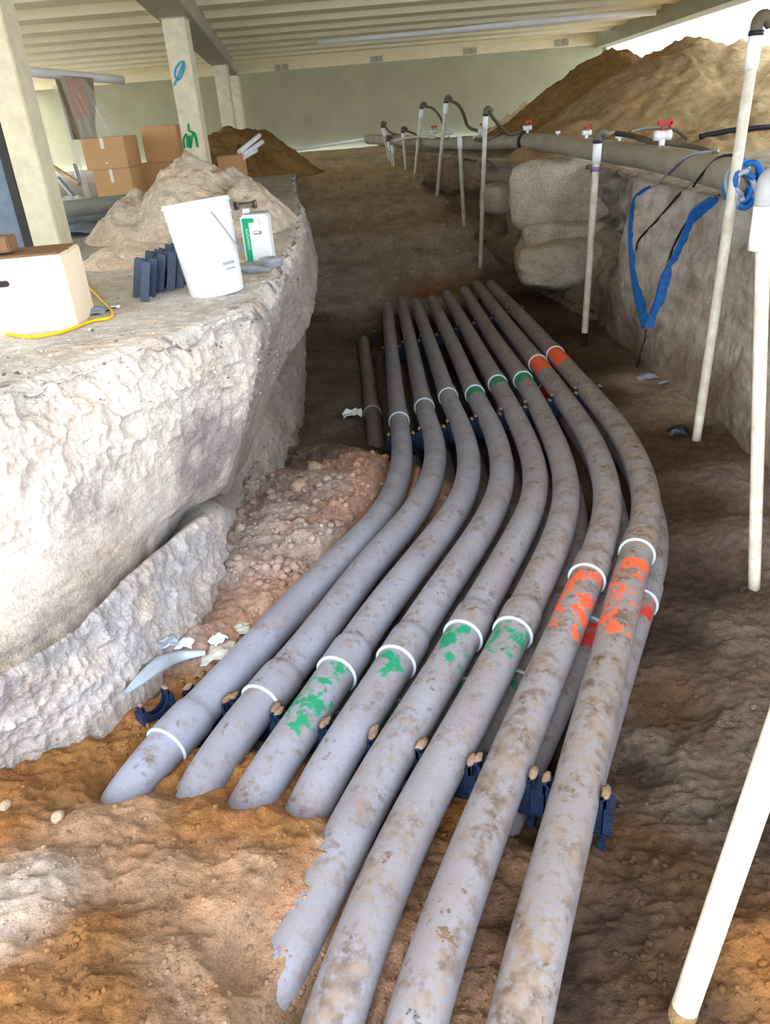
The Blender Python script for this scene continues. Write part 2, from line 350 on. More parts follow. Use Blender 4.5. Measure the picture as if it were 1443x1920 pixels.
def idw(x, y, cols, pw=3.2, soft=.02):
    x = np.asarray(x, float); y = np.asarray(y, float); sh = x.shape; x = x.ravel(); y = y.ravel()
    out = np.zeros((len(x), len(cols)))
    for s in range(0, len(x), 40000):
        dx = x[s:s+40000, None]-cw[None, :, 0]; dy = y[s:s+40000, None]-cw[None, :, 1]
        sc = 1/np.maximum(.6, cw[None, :, 1]*.45)          # far controls stand further apart
        w = 1/((dx*dx+dy*dy)*sc*sc+soft*soft*4)**(pw/2)
        out[s:s+40000] = (w @ cw[:, cols])/w.sum(1)[:, None]
    return out.reshape(*sh, len(cols))
gy = np.r_[np.linspace(.35, 1.0, 60, endpoint=False), np.exp(np.linspace(0, math.log(20.4), 720))]
gx = np.r_[np.linspace(-3.6, -1.8, 50, endpoint=False), np.linspace(-1.8, 2.4, 640, endpoint=False), np.linspace(2.4, 4.2, 50)]
GX, GY = np.meshgrid(gx, gy, indexing='ij')
A = idw(GX, GY, [2, 3, 4, 5, 6])
P0 = np.stack([GX, GY, A[..., 0]], -1)
rg = A[..., 4]
hf = np.clip(3.5/np.maximum(GY, .1), 0, 1)**1.5
dz = rg*(.034*fbm(P0, 4.5, 3)+.018*billow(P0, 10, 2)*np.clip(hf*1.6, .25, 1)+hf*(.010*billow(P0+5, 27, 2)+.008*fbm(P0, 34, 2)))
FZ = A[..., 0]+dz
FC = np.concatenate([A[..., 1:4]*(1+.12*fbm(P0, 3, 3))[..., None], np.ones(GX.shape+(1,))], -1)
wh = np.clip(fbm(P0+31, 7, 5)*4.5-.5, 0, 1)*np.clip((A[..., 1]-.36)*6, 0, 1)          # pale lime crust patches
FC[..., :3] = FC[..., :3]*(1-.7*wh[..., None])+np.array((.56, .49, .44))*.7*wh[..., None]
SHORT = np.array([G(681,640,2.42), G(690,705,2.40), G(698,775,2.37), G(704,830,2.34), G(708,900,2.36)])
def carve(Q, n_end, off):
    global FZ
    for k, q in enumerate(Q[:n_end]):
        i0, i1 = np.searchsorted(gx, [q[0]-.2, q[0]+.2]); j0, j1 = np.searchsorted(gy, [q[1]-.2, q[1]+.2])
        if i0 == i1 or j0 == j1: continue
        d = np.hypot(GX[i0:i1, j0:j1]-q[0], GY[i0:i1, j0:j1]-q[1])
        o_ = off[k] if hasattr(off, '__len__') else off
        lim = q[2]+o_+np.maximum(0, d-.075)*1.3
        FZ[i0:i1, j0:j1] = np.minimum(FZ[i0:i1, j0:j1], np.where(d < .2, lim+.25*dz[i0:i1, j0:j1], 99))
PATHS = [run_path(pp) for pp in pipes]
for i, (P_, Pc_) in enumerate(PATHS):
    Q_, s_ = resample(Pc_, .03); Q_ = smooth_path(Q_, 90); ne = len(Q_)-12; off = np.full(ne, -.03)
    if i == 4: off[-34:] = np.linspace(-.02, .066, 34)
    if i == 4: off[-16:] = .072
    if i < 4: off[-4:] = .0
    carve(Q_, ne, off)
carve(catmull(SHORT, 120), 95, -.02)
fl = mesh_np('floor', np.stack([GX, GY, FZ], -1), grid_faces(*GX.shape)[:, ::-1], M_floor, color=FC.reshape(-1, 4))
fl['kind'] = 'structure'
def bilin(arr, x, y):
    ix = np.clip(np.searchsorted(gx, x)-1, 0, len(gx)-2); iy = np.clip(np.searchsorted(gy, y)-1, 0, len(gy)-2)
    tx = np.clip((x-gx[ix])/(gx[ix+1]-gx[ix]), 0, 1); ty = np.clip((y-gy[iy])/(gy[iy+1]-gy[iy]), 0, 1)
    if arr.ndim == 3: tx = tx[..., None]; ty = ty[..., None]
    return arr[ix, iy]*(1-tx)*(1-ty)+arr[ix+1, iy]*tx*(1-ty)+arr[ix, iy+1]*(1-tx)*ty+arr[ix+1, iy+1]*tx*ty
def floor_z(x, y): return float(bilin(FZ, np.array(x), np.array(y)))

# ------------------------------------------------------------------ banks (structure)
def sheet(name, st, usteps, vsteps, mat, disp, colf, top_rows):
    """st: stations x rows x 3.  top_rows = how many leading rows belong to the flat top."""
    st = np.asarray(st, float); ns, nr, _ = st.shape
    U = []
    for r in range(nr):
        P = np.vstack([2*st[0, r]-st[1, r], st[:, r], 2*st[-1, r]-st[-2, r]]); rows = []
        for i in range(ns-1):
            a, b, c, d = P[i:i+4]; t = np.linspace(0, 1, usteps[i], endpoint=False)[:, None]
            k = .5 # gentle tangents
            m1 = (c-a)*.5*k; m2 = (d-b)*.5*k
            h = t*t*(3-2*t); rows.append(b*(1-t)*k*0+((2*t**3-3*t*t+1)*b+(t**3-2*t*t+t)*m1+(-2*t**3+3*t*t)*c+(t**3-t*t)*m2))
        rows.append(st[-1:, r]); U.append(np.vstack(rows))
    U = np.stack(U, 1)                                   # nu, nr, 3
    V = []; vv = []
    for r in range(nr-1):
        t = np.linspace(0, 1, vsteps[r], endpoint=False); V.append(U[:, r:r+1]*(1-t)[None, :, None]+U[:, r+1:r+2]*t[None, :, None]); vv.append(r+t)
    V.append(U[:, -1:]); V = np.concatenate(V, 1); vv = np.r_[np.concatenate(vv), nr-1]
    # smooth across rows a little
    for _ in range(3): V[:, 1:-1] = .25*V[:, :-2]+.5*V[:, 1:-1]+.25*V[:, 2:]
    du = np.gradient(V, axis=0); dv = np.gradient(V, axis=1); N = np.cross(dv, du)
    N /= np.maximum(np.linalg.norm(N, axis=2), 1e-9)[..., None]
    if N[:, 0, 2].mean() < 0: N = -N
    V2 = V+N*disp(V, vv[None, :]+0*V[..., 0])[..., None]
    c = colf(V, vv[None, :]+0*V[..., 0]); c = np.concatenate([c, np.ones(c.shape[:2]+(1,))], -1)
    o = mesh_np(name, V2, grid_faces(*V2.shape[:2]), mat, color=c.reshape(-1, 4)); o['kind'] = 'structure'; return o
L = []
def addL(edge, m1, cv, lip, foot, tdir=(-1, 0, 0)):
    td = np.array(tdir, float); e = np.array(edge)
    rows = [e+td*11+E3(0, 0, 0), e+td*4, e+td*1.4, e+td*.45, e+td*.10+E3(0, 0, .0), e, m1, cv, lip, foot, np.array(foot)+E3(-.05, 0, -.6)]
    L.append(rows)
def mid(a, b, t): return np.array(a)*(1-t)+np.array(b)*t
addL((-3.4, .2, 1.5), (-3.4, .1, 1.2), (-3.4, 0, .85), (-3.35, -.05, .8), (-3.3, -.1, .45), (-1, .5, 0))
addL((-1.85, 1.7, 1.5), (-1.85, 1.6, 1.2), (-1.88, 1.4, .85), (-1.84, 1.3, .8), (-1.85, 1.2, .45), (-1, .4, 0))
addL(G(0,740,.7), W(0,1000,2.13), W(0,1250,1.95), W(0,1275,1.86), G(0,1440,1.75), (-1, .3, 0))
addL(G(140,695,.7), W(145,930,2.36), W(150,1145,2.20), W(152,1172,2.11), G(190,1350,1.75), (-1, .2, 0))
addL(G(300,640,.7), W(290,840,2.70), W(268,1030,2.57), W(270,1057,2.48), G(325,1220,1.75), (-1, .1, 0))
addL(G(420,597,.7), W(385,790,3.08), W(372,950,2.98), W(375,975,2.92), G(398,1115,1.78))
addL(G(492,572,.7), W(450,780,3.30), W(421,930,3.22), W(416,960,3.20), G(414,1085,1.80))
addL(G(503,556,.7), W(462,785,3.62), W(432,925,3.5), W(428,955,3.48), G(424,1070,1.83))
addL(G(533,515,.7), W(492,720,4.10), W(462,870,4.00), W(455,905,4.00), G(455,1010,1.86))
addL(G(563,440,.7), W(580,600,5.10), W(522,690,4.95), W(512,790,4.75), G(532,895,2.0))
addL(G(564,385,.7), (-.42, 7.0, 1.1), (-.55, 6.8, .6), (-.6, 6.7, .4), (-.68, 6.6, -.15))
addL(G(553,333,.7), (-.85, 10.6, 1.1), (-.85, 10.5, .7), (-.85, 10.4, .5), (-.85, 10.3, -.1))
addL((-1.0, 14.0, 1.46), (-1.0, 14, 1.3), (-1.0, 14, 1.1), (-1.0, 14, .9), (-1.0, 14, .5))
addL((-1.55, 18.5, 1.46), (-1.5, 18.5, 1.42), (-1.5, 18.5, 1.4), (-1.5, 18.5, 1.35), (-1.5, 18.5, 1.2))
addL((-1.6, 20.4, 1.46), (-1.6, 20.4, 1.42), (-1.6, 20.4, 1.4), (-1.6, 20.4, 1.35), (-1.6, 20.4, 1.2))
sm = lambda x, a, b: np.clip((x-a)/(b-a), 0, 1)**2*(3-2*np.clip((x-a)/(b-a), 0, 1))
def dispL(V, v):
    face = sm(v, 4.2, 5.2); low = sm(v, 7.6, 8.2); up1 = sm(v, 4.6, 5.2)*(1-sm(v, 5.7, 6.5)); topw = 1-face
    st = V*np.array([1, 1, 5.])
    d = topw*(.015*fbm(V, 3, 4)+.006*billow(V, 20, 2)*np.clip(1.5-V[..., 1]*.08, .3, 1))
    d += up1*(.030*billow(V, 11, 3)+.012*fbm(V, 40, 2))
    d += face*(.018*fbm(V, 3.5, 4)+.006*fbm(st, 10, 3)) + low*(.030*billow(V+3, 9, 3)+.02*fbm(V, 5, 3)+.008*billow(V, 34, 2))
    d -= .11*np.exp(-((v-7.35-.25*fbm(V, 4, 3))/.28)**2)*(.6+.6*sm(fbm(V, 2.5, 2), -.3, .3))
    d -= .10*sm(v, 4.3, 5)*(1-sm(v, 5, 5.45))*(.5+.8*fbm(V, 6, 3))
    return d
LW = np.array([.66, .585, .53]); LT = np.array([.62, .48, .36]); LG = np.array([.34, .30, .29]); LK = np.array([.10, .10, .10]); LLOW = np.array([.46, .42, .42])
def mixc(a, b, t): return a*(1-t[..., None])+b*t[..., None]
def colL(V, v):
    face = sm(v, 4.7, 5.3); n = fbm(V, 3, 4); n2 = fbm(V+8, 9, 4)
    far = sm(V[..., 1], 4, 9)
    top = mixc(np.array([.64, .59, .56]), np.array([.46, .42, .40]), sm(n, -.1, .5)); top = mixc(top, LK*1.6, .75*sm(n2, .24, .36)*sm(v, 3.6, 4.2)*(1-sm(v, 5, 5.5)))
    top = mixc(top, np.array([.38, .33, .27]), far)
    c = mixc(LW, LG, sm(n, -.1, .5)*.9); c = mixc(c, LT, sm(v, 5.5, 6.6)*sm(fbm(V+20, 1.6, 3), -.15, .35)*.8)
    c = mixc(c, LLOW, sm(v, 7.6, 8)); c = mixc(c, LW, .7*sm(n2, .1, .4))
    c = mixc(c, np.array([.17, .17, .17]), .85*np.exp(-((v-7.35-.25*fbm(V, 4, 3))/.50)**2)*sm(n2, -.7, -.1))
    c = mixc(c, np.array([.40, .33, .28])*.9, sm(v, 8.5, 9.2)*.8)
    side = sm(V[..., 1], 3.38, 3.52)*sm(v, 5, 5.4); c = mixc(c, np.array([.30, .26, .23]), .9*side)  # shade on the face past the corner, painted into the bank colour
    return mixc(top, c, face)
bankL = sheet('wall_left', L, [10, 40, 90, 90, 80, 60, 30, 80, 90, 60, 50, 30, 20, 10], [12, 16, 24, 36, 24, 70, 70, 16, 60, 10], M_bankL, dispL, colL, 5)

R = []
def addR(edge, m1, m2, foot):
    e = np.array(edge, float)
    R.append([np.array(foot)+E3(.1, 0, -.5), foot, m2, m1, e, e+E3(.10, 0, .02), e+E3(.5, 0, .03), e+E3(2, 0, .05), e+E3(7, 0, .05)])
addR((2.5, .2, 1.5), (2.5, .2, 1.2), (2.4, .2, .7), (2.2, .2, .2))
addR((2.55, 3.2, 1.48), (2.52, 3.1, 1.2), (2.42, 3, .7), (2.25, 2.8, .15))
addR(G(1443,392,.76), W(1443,520,4.85), W(1443,700,4.5), G(1443,895,2.06))
addR(G(1330,368,.75), W(1330,460,6.0), W(1330,590,5.7), G(1325,770,2.12))
addR(G(1225,345,.75), W(1225,430,7.0), W(1225,560,6.7), G(1225,705,2.13))
addR(G(1178,332,.74), W(1172,430,7.5), W(1170,540,7.3), G(1190,660,2.14))
addR(G(1150,322,.74), W(1150,400,8.9), W(1130,520,8.5), G(1130,610,2.14))
addR(G(1060,306,.74), W(1060,400,10.3), W(1050,480,9.8), G(1040,560,2.12))
addR(G(975,300,.74), W(972,390,11.7), W(965,440,11.4), G(955,505,2.06))
addR(G(900,297,.74), W(900,350,12.9), W(895,390,12.7), G(885,440,1.85))
addR(G(800,287,.74), W(805,315,14.9), W(810,345,14.8), G(815,375,1.45))
addR((.95, 17.5, 1.47), (.94, 17.4, 1.4), (.92, 17.3, 1.3), (.9, 17.2, 1.15))
addR((.5, 20.4, 1.47), (.5, 20.4, 1.45), (.48, 20.4, 1.4), (.45, 20.4, 1.35))
def dispR(V, v):
    face = sm(v, .6, 1.2)*(1-sm(v, 3.6, 4.4)); st = V*np.array([.7, .7, 6.]); rec = sm(V[..., 1], 7.4, 8.4)
    d = (1-face)*(.02*fbm(V, 3, 4)+.01*billow(V, 12, 2))
    d += face*(.07*fbm(V, 1.3, 5)+.010*billow(V, 9, 3)+.005*fbm(st, 5, 3)+.012*fbm(V*np.array([1, 1, 2.2]), 7, 3))
    d += face*rec*(.16*billow(V*np.array([1, 1, 1.6]), 1.6, 2)+.05*billow(V+2, 5, 2))
    d -= face*.09*np.exp(-((V[..., 2]-.95-.08*fbm(V, 2, 3))/.035)**2)*rec
    return d
def colR(V, v):
    face = sm(v, 1, 1.5); rec = sm(V[..., 1], 7.3, 8.2); n = fbm(V*np.array([.7, .7, 4]), 3, 4); n2 = fbm(V+4, 5, 4)
    c = mixc(np.array([.62, .55, .48]), np.array([.48, .42, .36]), sm(n, -.3, .4))
    c = mixc(c, np.array([.32, .23, .17]), sm(n2, .0, .5)*.7)
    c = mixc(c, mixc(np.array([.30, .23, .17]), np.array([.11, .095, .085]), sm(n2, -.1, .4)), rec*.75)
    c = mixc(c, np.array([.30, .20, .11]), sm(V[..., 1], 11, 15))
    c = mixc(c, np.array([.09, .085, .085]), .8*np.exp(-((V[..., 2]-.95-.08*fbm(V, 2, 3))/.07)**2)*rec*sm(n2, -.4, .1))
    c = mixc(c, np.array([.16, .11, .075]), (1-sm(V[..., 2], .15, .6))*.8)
    top = mixc(np.array([.34, .27, .19]), np.array([.24, .18, .12]), sm(n2, -.2, .4))
    return mixc(c, top, sm(v, 3.8, 4.4))
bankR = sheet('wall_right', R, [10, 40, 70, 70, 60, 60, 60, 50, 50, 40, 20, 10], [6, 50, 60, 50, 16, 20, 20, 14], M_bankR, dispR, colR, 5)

# flat-ish ground that carries on behind the right bank and out of doors
def patch(name, x0, x1, y0, y1, nx, ny, zf, mat, mask=None):
    X, Y = np.meshgrid(np.linspace(x0, x1, nx), np.linspace(y0, y1, ny), indexing='ij'); Z = zf(X, Y)
    Fq = grid_faces(nx, ny)[:, ::-1]
    if mask is not None:
        mk = mask(X, Y).ravel(); Fq = Fq[mk[Fq].any(1)]
    V = np.stack([X, Y, Z], -1).reshape(-1, 3)
    u, inv = np.unique(Fq, return_inverse=True)
    return mesh_np(name, V[u], inv.reshape(Fq.shape), mat)
def mound(name, peaks, base, mat, rough=1., step=.03, label=None, cat='spoil heap'):
    """peaks: (x, y, height, rx, ry)."""
    pk = np.array(peaks); x0, x1 = (pk[:, 0]-pk[:, 3]*1.3).min(), (pk[:, 0]+pk[:, 3]*1.3).max(); y0, y1 = (pk[:, 1]-pk[:, 4]*1.3).min(), (pk[:, 1]+pk[:, 4]*1.3).max()
    def zf(X, Y):
        z = np.zeros_like(X)
        for px, py, h, rx, ry in peaks:
            r = np.sqrt(((X-px)/rx)**2+((Y-py)/ry)**2); z = np.maximum(z, h*np.clip(1-r, 0, 1)**.92-h*.10*np.clip(1-r*3, 0, 1))
        P = np.stack([X, Y, z], -1)
        env = np.clip(z*6, 0, 1)
        return base-.03+z+env*rough*(.10*fbm(P, 1.6, 4)+.045*billow(P, 6, 3)+.015*billow(P, 22, 2))
    def mk(X, Y):
        o = np.zeros(X.shape, bool)
        for px, py, h, rx, ry in peaks: o |= ((X-px)/rx)**2+((Y-py)/ry)**2 < 1.03
        return o
    o = patch(name, x0, x1, y0, y1, int((x1-x0)/step), int((y1-y0)/step), zf, mat, mk)
    return tag(o, label, cat)
def near(px, py, Y, zb=1.5):     # height of a silhouette point above ground level zb
    p = W(px, py, Y); return p[0], Y, p[2]-zb
# sandy heap on the ledge
a = near(345,268,6.3); b = near(470,322,6.0); c_ = near(250,345,6.2); d_ = near(425,300,6.4)
mound('soil_heap', [(a[0], a[1], a[2]*1.12, .62, .8), (b[0]-.05, b[1], b[2]*1.15, .30, .45), (c_[0], c_[1], c_[2]*1.0+.05, .45, .6), (d_[0], d_[1], d_[2]*1.08, .5, .6)], 1.5, M_moundtan, 1.1, .018,
      'pale sandy soil heap on the left ledge, right behind the white bucket')
a = near(430,222,13); b = near(395,262,12.5); c_ = near(510,265,13)
mound('soil_heap', [(a[0], a[1], a[2]*1.1, 1.3, 1.3), (b[0], b[1], b[2]*1.05, .8, 1), (c_[0]-.1, c_[1], c_[2]*1.0, .55, .9)], 1.47, M_mounddark, 1.3, .035,
      'dark brown soil heap at the foot of the far columns')
# low hump left of the excavated hollow, beside the long grey pipes
a = near(200,445,4.9)
mound('soil_heap', [(a[0]+.12, 4.9, .16, .50, .42), (a[0]+.55, 4.6, .12, .5, .35)], 1.5, M_moundtan, .5, .015,
      'low tan soil hump between the yellow cord and the dark spacers')
# big heap on the right
def ridge(lst, f=1.05, rx=2.2, ry=2.2): return [(W(x, y, Y)[0], Y, (W(x, y, Y)[2]-1.5)*f, rx*s, ry*s) for x, y, Y, s in lst]
mound('soil_heap', ridge([(1150,92,14.3,.95),(1110,120,15.0,.9),(1080,190,14.5,.75),(1020,215,14.5,.6)], 1.12), 1.47, M_mounddark, 1.2, .05,
      'darker brown soil heap against the back wall, left of the tall ochre heap')
mound('soil_heap', ridge([(1292,60,12.6,1.05),(1325,72,12.6,1.0),(1235,100,12.6,.95),(1395,66,12.2,1.0),(1470,80,12.0,1.1),(1180,165,12.2,.75),(1120,200,12,.6),(1560,60,11.5,1.2),(1420,190,10.2,.55)], 1.1), 1.47, M_moundbig, 1.15, .045,
      'tall ochre soil heap on the right bank rising into the daylight')
a = near(985,200,16.5); b = near(950,222,16)
mound('rubble_heap', [(a[0], a[1], a[2]*1.15, .7, .8), (b[0], b[1], b[2]*1.2, .8, .8)], 1.47, soil_mat('chalk_rubble', 'e0c9a0', 8, 30), 1.8, .04,
      'pale chalky rubble heap at the left foot of the brown heap', 'rubble heap')

# boulders in the right bank
def boulder(c, s, rz, label, seed, sub=5, tilt=0.):
    bm = bmesh.new(); bmesh.ops.create_cube(bm, size=1); bmesh.ops.subdivide_edges(bm, edges=bm.edges[:], cuts=28, use_grid_fill=True)
    co = np.array([v.co[:] for v in bm.verts]); 
    q = co*2; n6 = (np.abs(q)**5).sum(1)**(1/5); co = co/np.maximum(n6, .01)[:, None]*1.0
    co = co*np.array(s); p = co+seed*3.1
    nr = co/np.linalg.norm(co, axis=1)[:, None]
    co = co+nr*(.24*fbm(p, 1.2, 4)+.03*fbm(p*np.array([.6, .6, 4]), 4, 3)+.012*fbm(p, 14, 3))[:, None]
    for v, c2 in zip(bm.verts, co): v.co = c2
    o = bm_obj('boulder', bm, M_block, smooth=True); o.location = c; o.rotation_euler = (tilt, 0, rz)
    return tag(o, label, 'boulder')
p = W(1068, 368, 9.6); boulder(p+E3(.1, .35, -.02), (1.25, .8, .72), -.25, 'large pale limestone boulder with a flat streaked face in the right bank', 1, tilt=-.1)
p = W(1075, 440, 9.4); boulder(p+E3(.1, .35, -.04), (1.25, .8, .36), -.2, 'flat layered limestone slab right under the large pale boulder', 2)
p = W(1030, 500, 9.2); boulder(p+E3(.2, .4, -.02), (.9, .8, .4), -.1, 'dull grey boulder low in the right bank beneath the layered slab', 5)
p = W(930, 385, 11.9); boulder(p+E3(.35, .5, .05), (.9, .8, .42), .2, 'brown boulder behind the two tallest middle well pipes', 3)

# BVH of all ground so that things can be set down on it
def ground_bvh(objs):
    vs = []; ps = []; off = 0
    for o in objs:
        me = o.data; n = len(me.vertices); a_ = np.empty(n*3, np.float32); me.vertices.foreach_get('co', a_); a_ = a_.reshape(-1, 3)
        Mw = np.array(Matrix.LocRotScale(o.location, o.rotation_euler, None)); a_ = a_ @ Mw[:3, :3].T+Mw[:3, 3]
        vs += a_.tolist(); l = np.empty(len(me.loops), np.int32); me.loops.foreach_get('vertex_index', l)
        if len(l) == 4*len(me.polygons): ps += (l.reshape(-1, 4)+off).tolist()
        else: ps += [[i+off for i in p.vertices] for p in me.polygons]
        off += n
    return BVHTree.FromPolygons(vs, ps)
TERR = [o for o in COL.objects if o.type == 'MESH']
BV = ground_bvh(TERR)
def hit(px, py):
    d = Vector(ray(px, py)).normalized(); r = BV.ray_cast(Vector((0, 0, CAMZ)), d)
    return (np.array(r[0]), np.array(r[1])) if r[0] is not None else (G(px, py, .7), np.array([0, 0, 1.]))
def drop(x, y, z=3.0):
    r = BV.ray_cast(Vector((x, y, z)), Vector((0, 0, -1))); return r[0].z if r[0] is not None else 1.5

# ------------------------------------------------------------------ ceiling, beams, walls
CEIL = 3.36; YB = 20.5
xr0 = W(1130, 75, 20.5)[0]; xr1 = W(1400, 0, 11.5)[0]
def roof_right(Y): return xr0+(Y-20.5)*(xr1-xr0)/(11.5-20.5)
XL = -7.6; Y0 = .2
bm = bmesh.new()
vs = [(XL, Y0), (roof_right(Y0), Y0), (roof_right(YB), YB), (XL, YB)]
top = [bm.verts.new((x, y, CEIL+.32)) for x, y in vs]; bot = [bm.verts.new((x, y, CEIL+.155)) for x, y in vs]
bm.faces.new(top); bm.faces.new(bot[::-1])
for i in range(4): bm.faces.new([top[i], bot[i], bot[(i+1) % 4], top[(i+1) % 4]])
ceil = bm_obj('ceiling', bm, M_deck); ceil['kind'] = 'structure'
pitch_r = 1.22; k = 0; y = Y0
while y+pitch_r < YB:
    xr = roof_right(y+.5)
    prof = [(0, .16), (.10, 0), (.40, -.01), (.46, .03), (1.0, .16)]
    bm = bmesh.new(); A_ = [bm.verts.new((XL, y+u*pitch_r, CEIL+z)) for u, z in prof]; B_ = [bm.verts.new((xr, y+u*pitch_r, CEIL+z)) for u, z in prof]
    for i in range(len(prof)-1): bm.faces.new([A_[i], B_[i], B_[i+1], A_[i+1]])
    bm.faces.new(A_[::-1]); bm.faces.new(B_); bm.faces.new([A_[0], A_[-1], B_[-1], B_[0]])
    bmesh.ops.recalc_face_normals(bm, faces=bm.faces[:])
    bm_obj('deck_rib', bm, M_deck, ceil); y += pitch_r
# back wall with cream edge beam on top
zt = W(800, 109, YB)[2]
b = box('wall_back', ((xr0-7.3)/2, YB+.15, (zt+1.0)/2), (xr0+7.3, .3, zt-1.0), M_wall); b['kind'] = 'structure'
b = box('trim_1', ((xr0-7.3)/2, YB+.05, (zt+CEIL)/2+.04), (xr0+7.3, .34, CEIL-zt+.10), M_trim, bevel=.01); b['kind'] = 'structure'
box('ledge_strip', ((xr0-7.3)/2, YB-.14, zt+.17), (xr0+7.3, .03, .02), M_trim, b, bevel=.002)
for px in (520, 535, 700, 712, 875, 888, 1046, 1060):
    p = W(px, 130-(px-520)*.087-3, YB-.14)
    o = box('embed_plate', (p[0], YB-.14, p[2]), (.13, .03, .12), M_beam, b, bevel=.004)
# side girder on the right where daylight begins, and a short return wall beyond it
def girder(name, p0, p1, w, z0, z1, mat):
    p0 = np.array(p0); p1 = np.array(p1); d = p1-p0; ln = np.linalg.norm(d); a_ = math.atan2(d[1], d[0]); c = (p0+p1)/2
    o = box(name, (0, 0, 0), (ln, w, z1-z0), mat, bevel=.01); o.location = (c[0], c[1], (z0+z1)/2); o.rotation_euler = (0, 0, a_); return o
zg = W(1130, 97, 20.5)[2]
g = girder('trim_2', (roof_right(1.0), 1.0), (roof_right(20.6), 20.6), .35, 3.12, CEIL+.3, M_beam); g['kind'] = 'structure'
g = girder('wall_right_return', (xr0, 20.6), (W(1260, 60, 24)[0], 24), .25, .9, 3.3, M_wall); g['kind'] = 'structure'; g.name = 'wall_side'
# long girder with columns below it
bz = 3.16
pa = W(290, 8, 1); 
def at_z(px, py, z):
    d = ray(px, py); return d*((z-CAMZ)/d[2])+E3(0, 0, CAMZ)
q0 = at_z(336, 3, bz); q1 = at_z(446, 141, bz); q2 = at_z(247, 2, bz)
wB = q0[0]-q2[0]
dirB = (q1-q0)/(q1[1]-q0[1]); n0 = q0+dirB*(1.0-q0[1]); n1 = q0+dirB*(20.4-q0[1])
g = girder('trim_3', (n0[0]-wB/2, n0[1]), (n1[0]-wB/2, n1[1]), wB, bz, CEIL+.05, M_beam); g['kind'] = 'structure'
def column(px0, px1, py, Y, zb, zt_, depth, label, mat=M_colm):
    a_ = W(px0, py, Y); b_ = W(px1, py, Y); w = b_[0]-a_[0]
    e = empty('column', ((a_[0]+b_[0])/2, Y+depth/2, zb))
    box('shaft', (0, 0, (zt_-zb)/2), (w, depth, zt_-zb), mat, e, bevel=.008)
    box('cap_plate', (0, 0, zt_-zb-.006), (w+.03, depth+.03, .012), M_beam, e, bevel=.002)
    return tag(e, label, 'column'), w
c2, w2 = column(302, 346, 40, at_z(323, 32, bz)[1], 1.3, bz, .26, 'cream square column with blue and green spray marks beside the cardboard boxes')
yc2 = at_z(323, 32, bz)[1]
column(399, 424, 126, at_z(412, 121, bz)[1], 1.3, bz, .28, 'cream square column on the dark heap, under the far end of the girder')
column(430, 447, 150, 19.6, 1.3, 3.12, .28, 'slim column against the back wall, just right of the far square column')
# spray marks on the column: thin paint ridges lying on its face
def spray(pxs, Y, mat, parent, r=.008, name='spray_mark'):
    P = np.array([W(x, y, Y-.002) for x, y in pxs]); Pc = catmull(P, 60)
    r = r*.68; o = tube(name, Pc-np.array(parent.location)[None], r, mat, parent, seg=6, caps=True); return o
spray([(326,160),(331,150),(340,128),(345,116),(337,118),(329,130),(328,143),(334,150),(341,140),(346,122),(340,116),(334,122)], yc2, M_bpaint, c2, .014)
spray([(346,278),(344,262),(350,252),(352,276),(355,254),(357,278),(361,252),(366,258),(370,276),(366,252),(355,245),(353,232)], yc2, M_gpaint, c2, .016)
# near left column
Yc = 5.35
c1, w1 = column(-46, 12, 60, Yc, .9, CEIL+.1, .24, 'near cream column at the left edge, behind the cardboard box with a hand hole')
splash = [W(97, 360, Yc), W(121, 470, Yc), W(75, 480, Yc)]
# slate panel beside it
p0 = W(28, 250, Yc-.25)
pr_ = W(63, 443, Yc+.3)
e = empty('slate_panel', (pr_[0]-.03, Yc+.3, 1.3))
box('panel', (-.11, 0, .8), (.15, .05, 1.6), M_navyp, e, bevel=.004); box('edge_angle', (-.0, -.01, .8), (.06, .07, 1.6), plain('dark_edge', '3d3a3a', .6), e, bevel=.003)
tag(e, 'slate grey speckled panel standing left of the near column', 'panel')
# white conduit / tube under the deck, and broken one at left
def stick(name, pts, r, mat, label, cat, seg=12, parts=True, group=None):
    P = np.array(pts); o = tube(name, P if len(P) > 2 else np.linspace(P[0], P[1], 6), r, mat, None, seg); return tag(o, label, cat, group)
stick('fluorescent_tube', [W(597, 78, 16), W(1230, 21, 14.5)], .055, M_whitesh, 'long pale tube hung under the corrugated deck, over the right side', 'tube')
stick('ceiling_pipe', [W(38, 133, 10), W(228, 150, 12)], .055, M_whitesh, 'pale pipe slung under the deck right of the near column', 'pipe')
# added white strip standing in for a line of daylight under the back wall
stick('daylight_strip', [W(543, 283, 18.3)+E3(0, 0, .01), W(694, 260, 19.9)+E3(0, 0, .01)], .035, M_whitesh, 'long thin white strip standing in for daylight at the foot of the back wall', 'lath')
# outside, seen through the left opening: orange barrier panels and timber
hd = tag(empty('site_hoarding', (W(84, 260, 26)[0], 26, 1.35)), 'orange and grey boarded hoarding in the bright left opening', 'hoarding')
for x0, x1, y0, y1, m in [(52, 70, 168, 182, M_orange), (62, 72, 225, 268, M_orange), (74, 92, 222, 262, M_navyp), (90, 106, 160, 182, M_straw), (54, 66, 160, 172, M_navyp), (78, 112, 250, 262, M_straw)]:
    a_ = W(x0, y0, 26); b_ = W(x1, y1, 26); c_ = (a_+b_)/2-np.array(hd.location)
    box('board', (c_[0], 0, c_[2]), (abs(b_[0]-a_[0]), .05, abs(a_[2]-b_[2])), m, hd)
for px in (66, 100):
    c_ = W(px, 200, 26)-np.array(hd.location); box('post', (c_[0], .05, 1.), (.05, .05, 2.1), M_straw, hd)
gr = patch('ground', -40, 40, 20.8, 70, 30, 30, lambda X, Y: 0*X+1.35, soil_mat('bright_ground', 'cdbfa6', 3, 9)); gr['kind'] = 'structure'; gr.name = 'floor_outside'
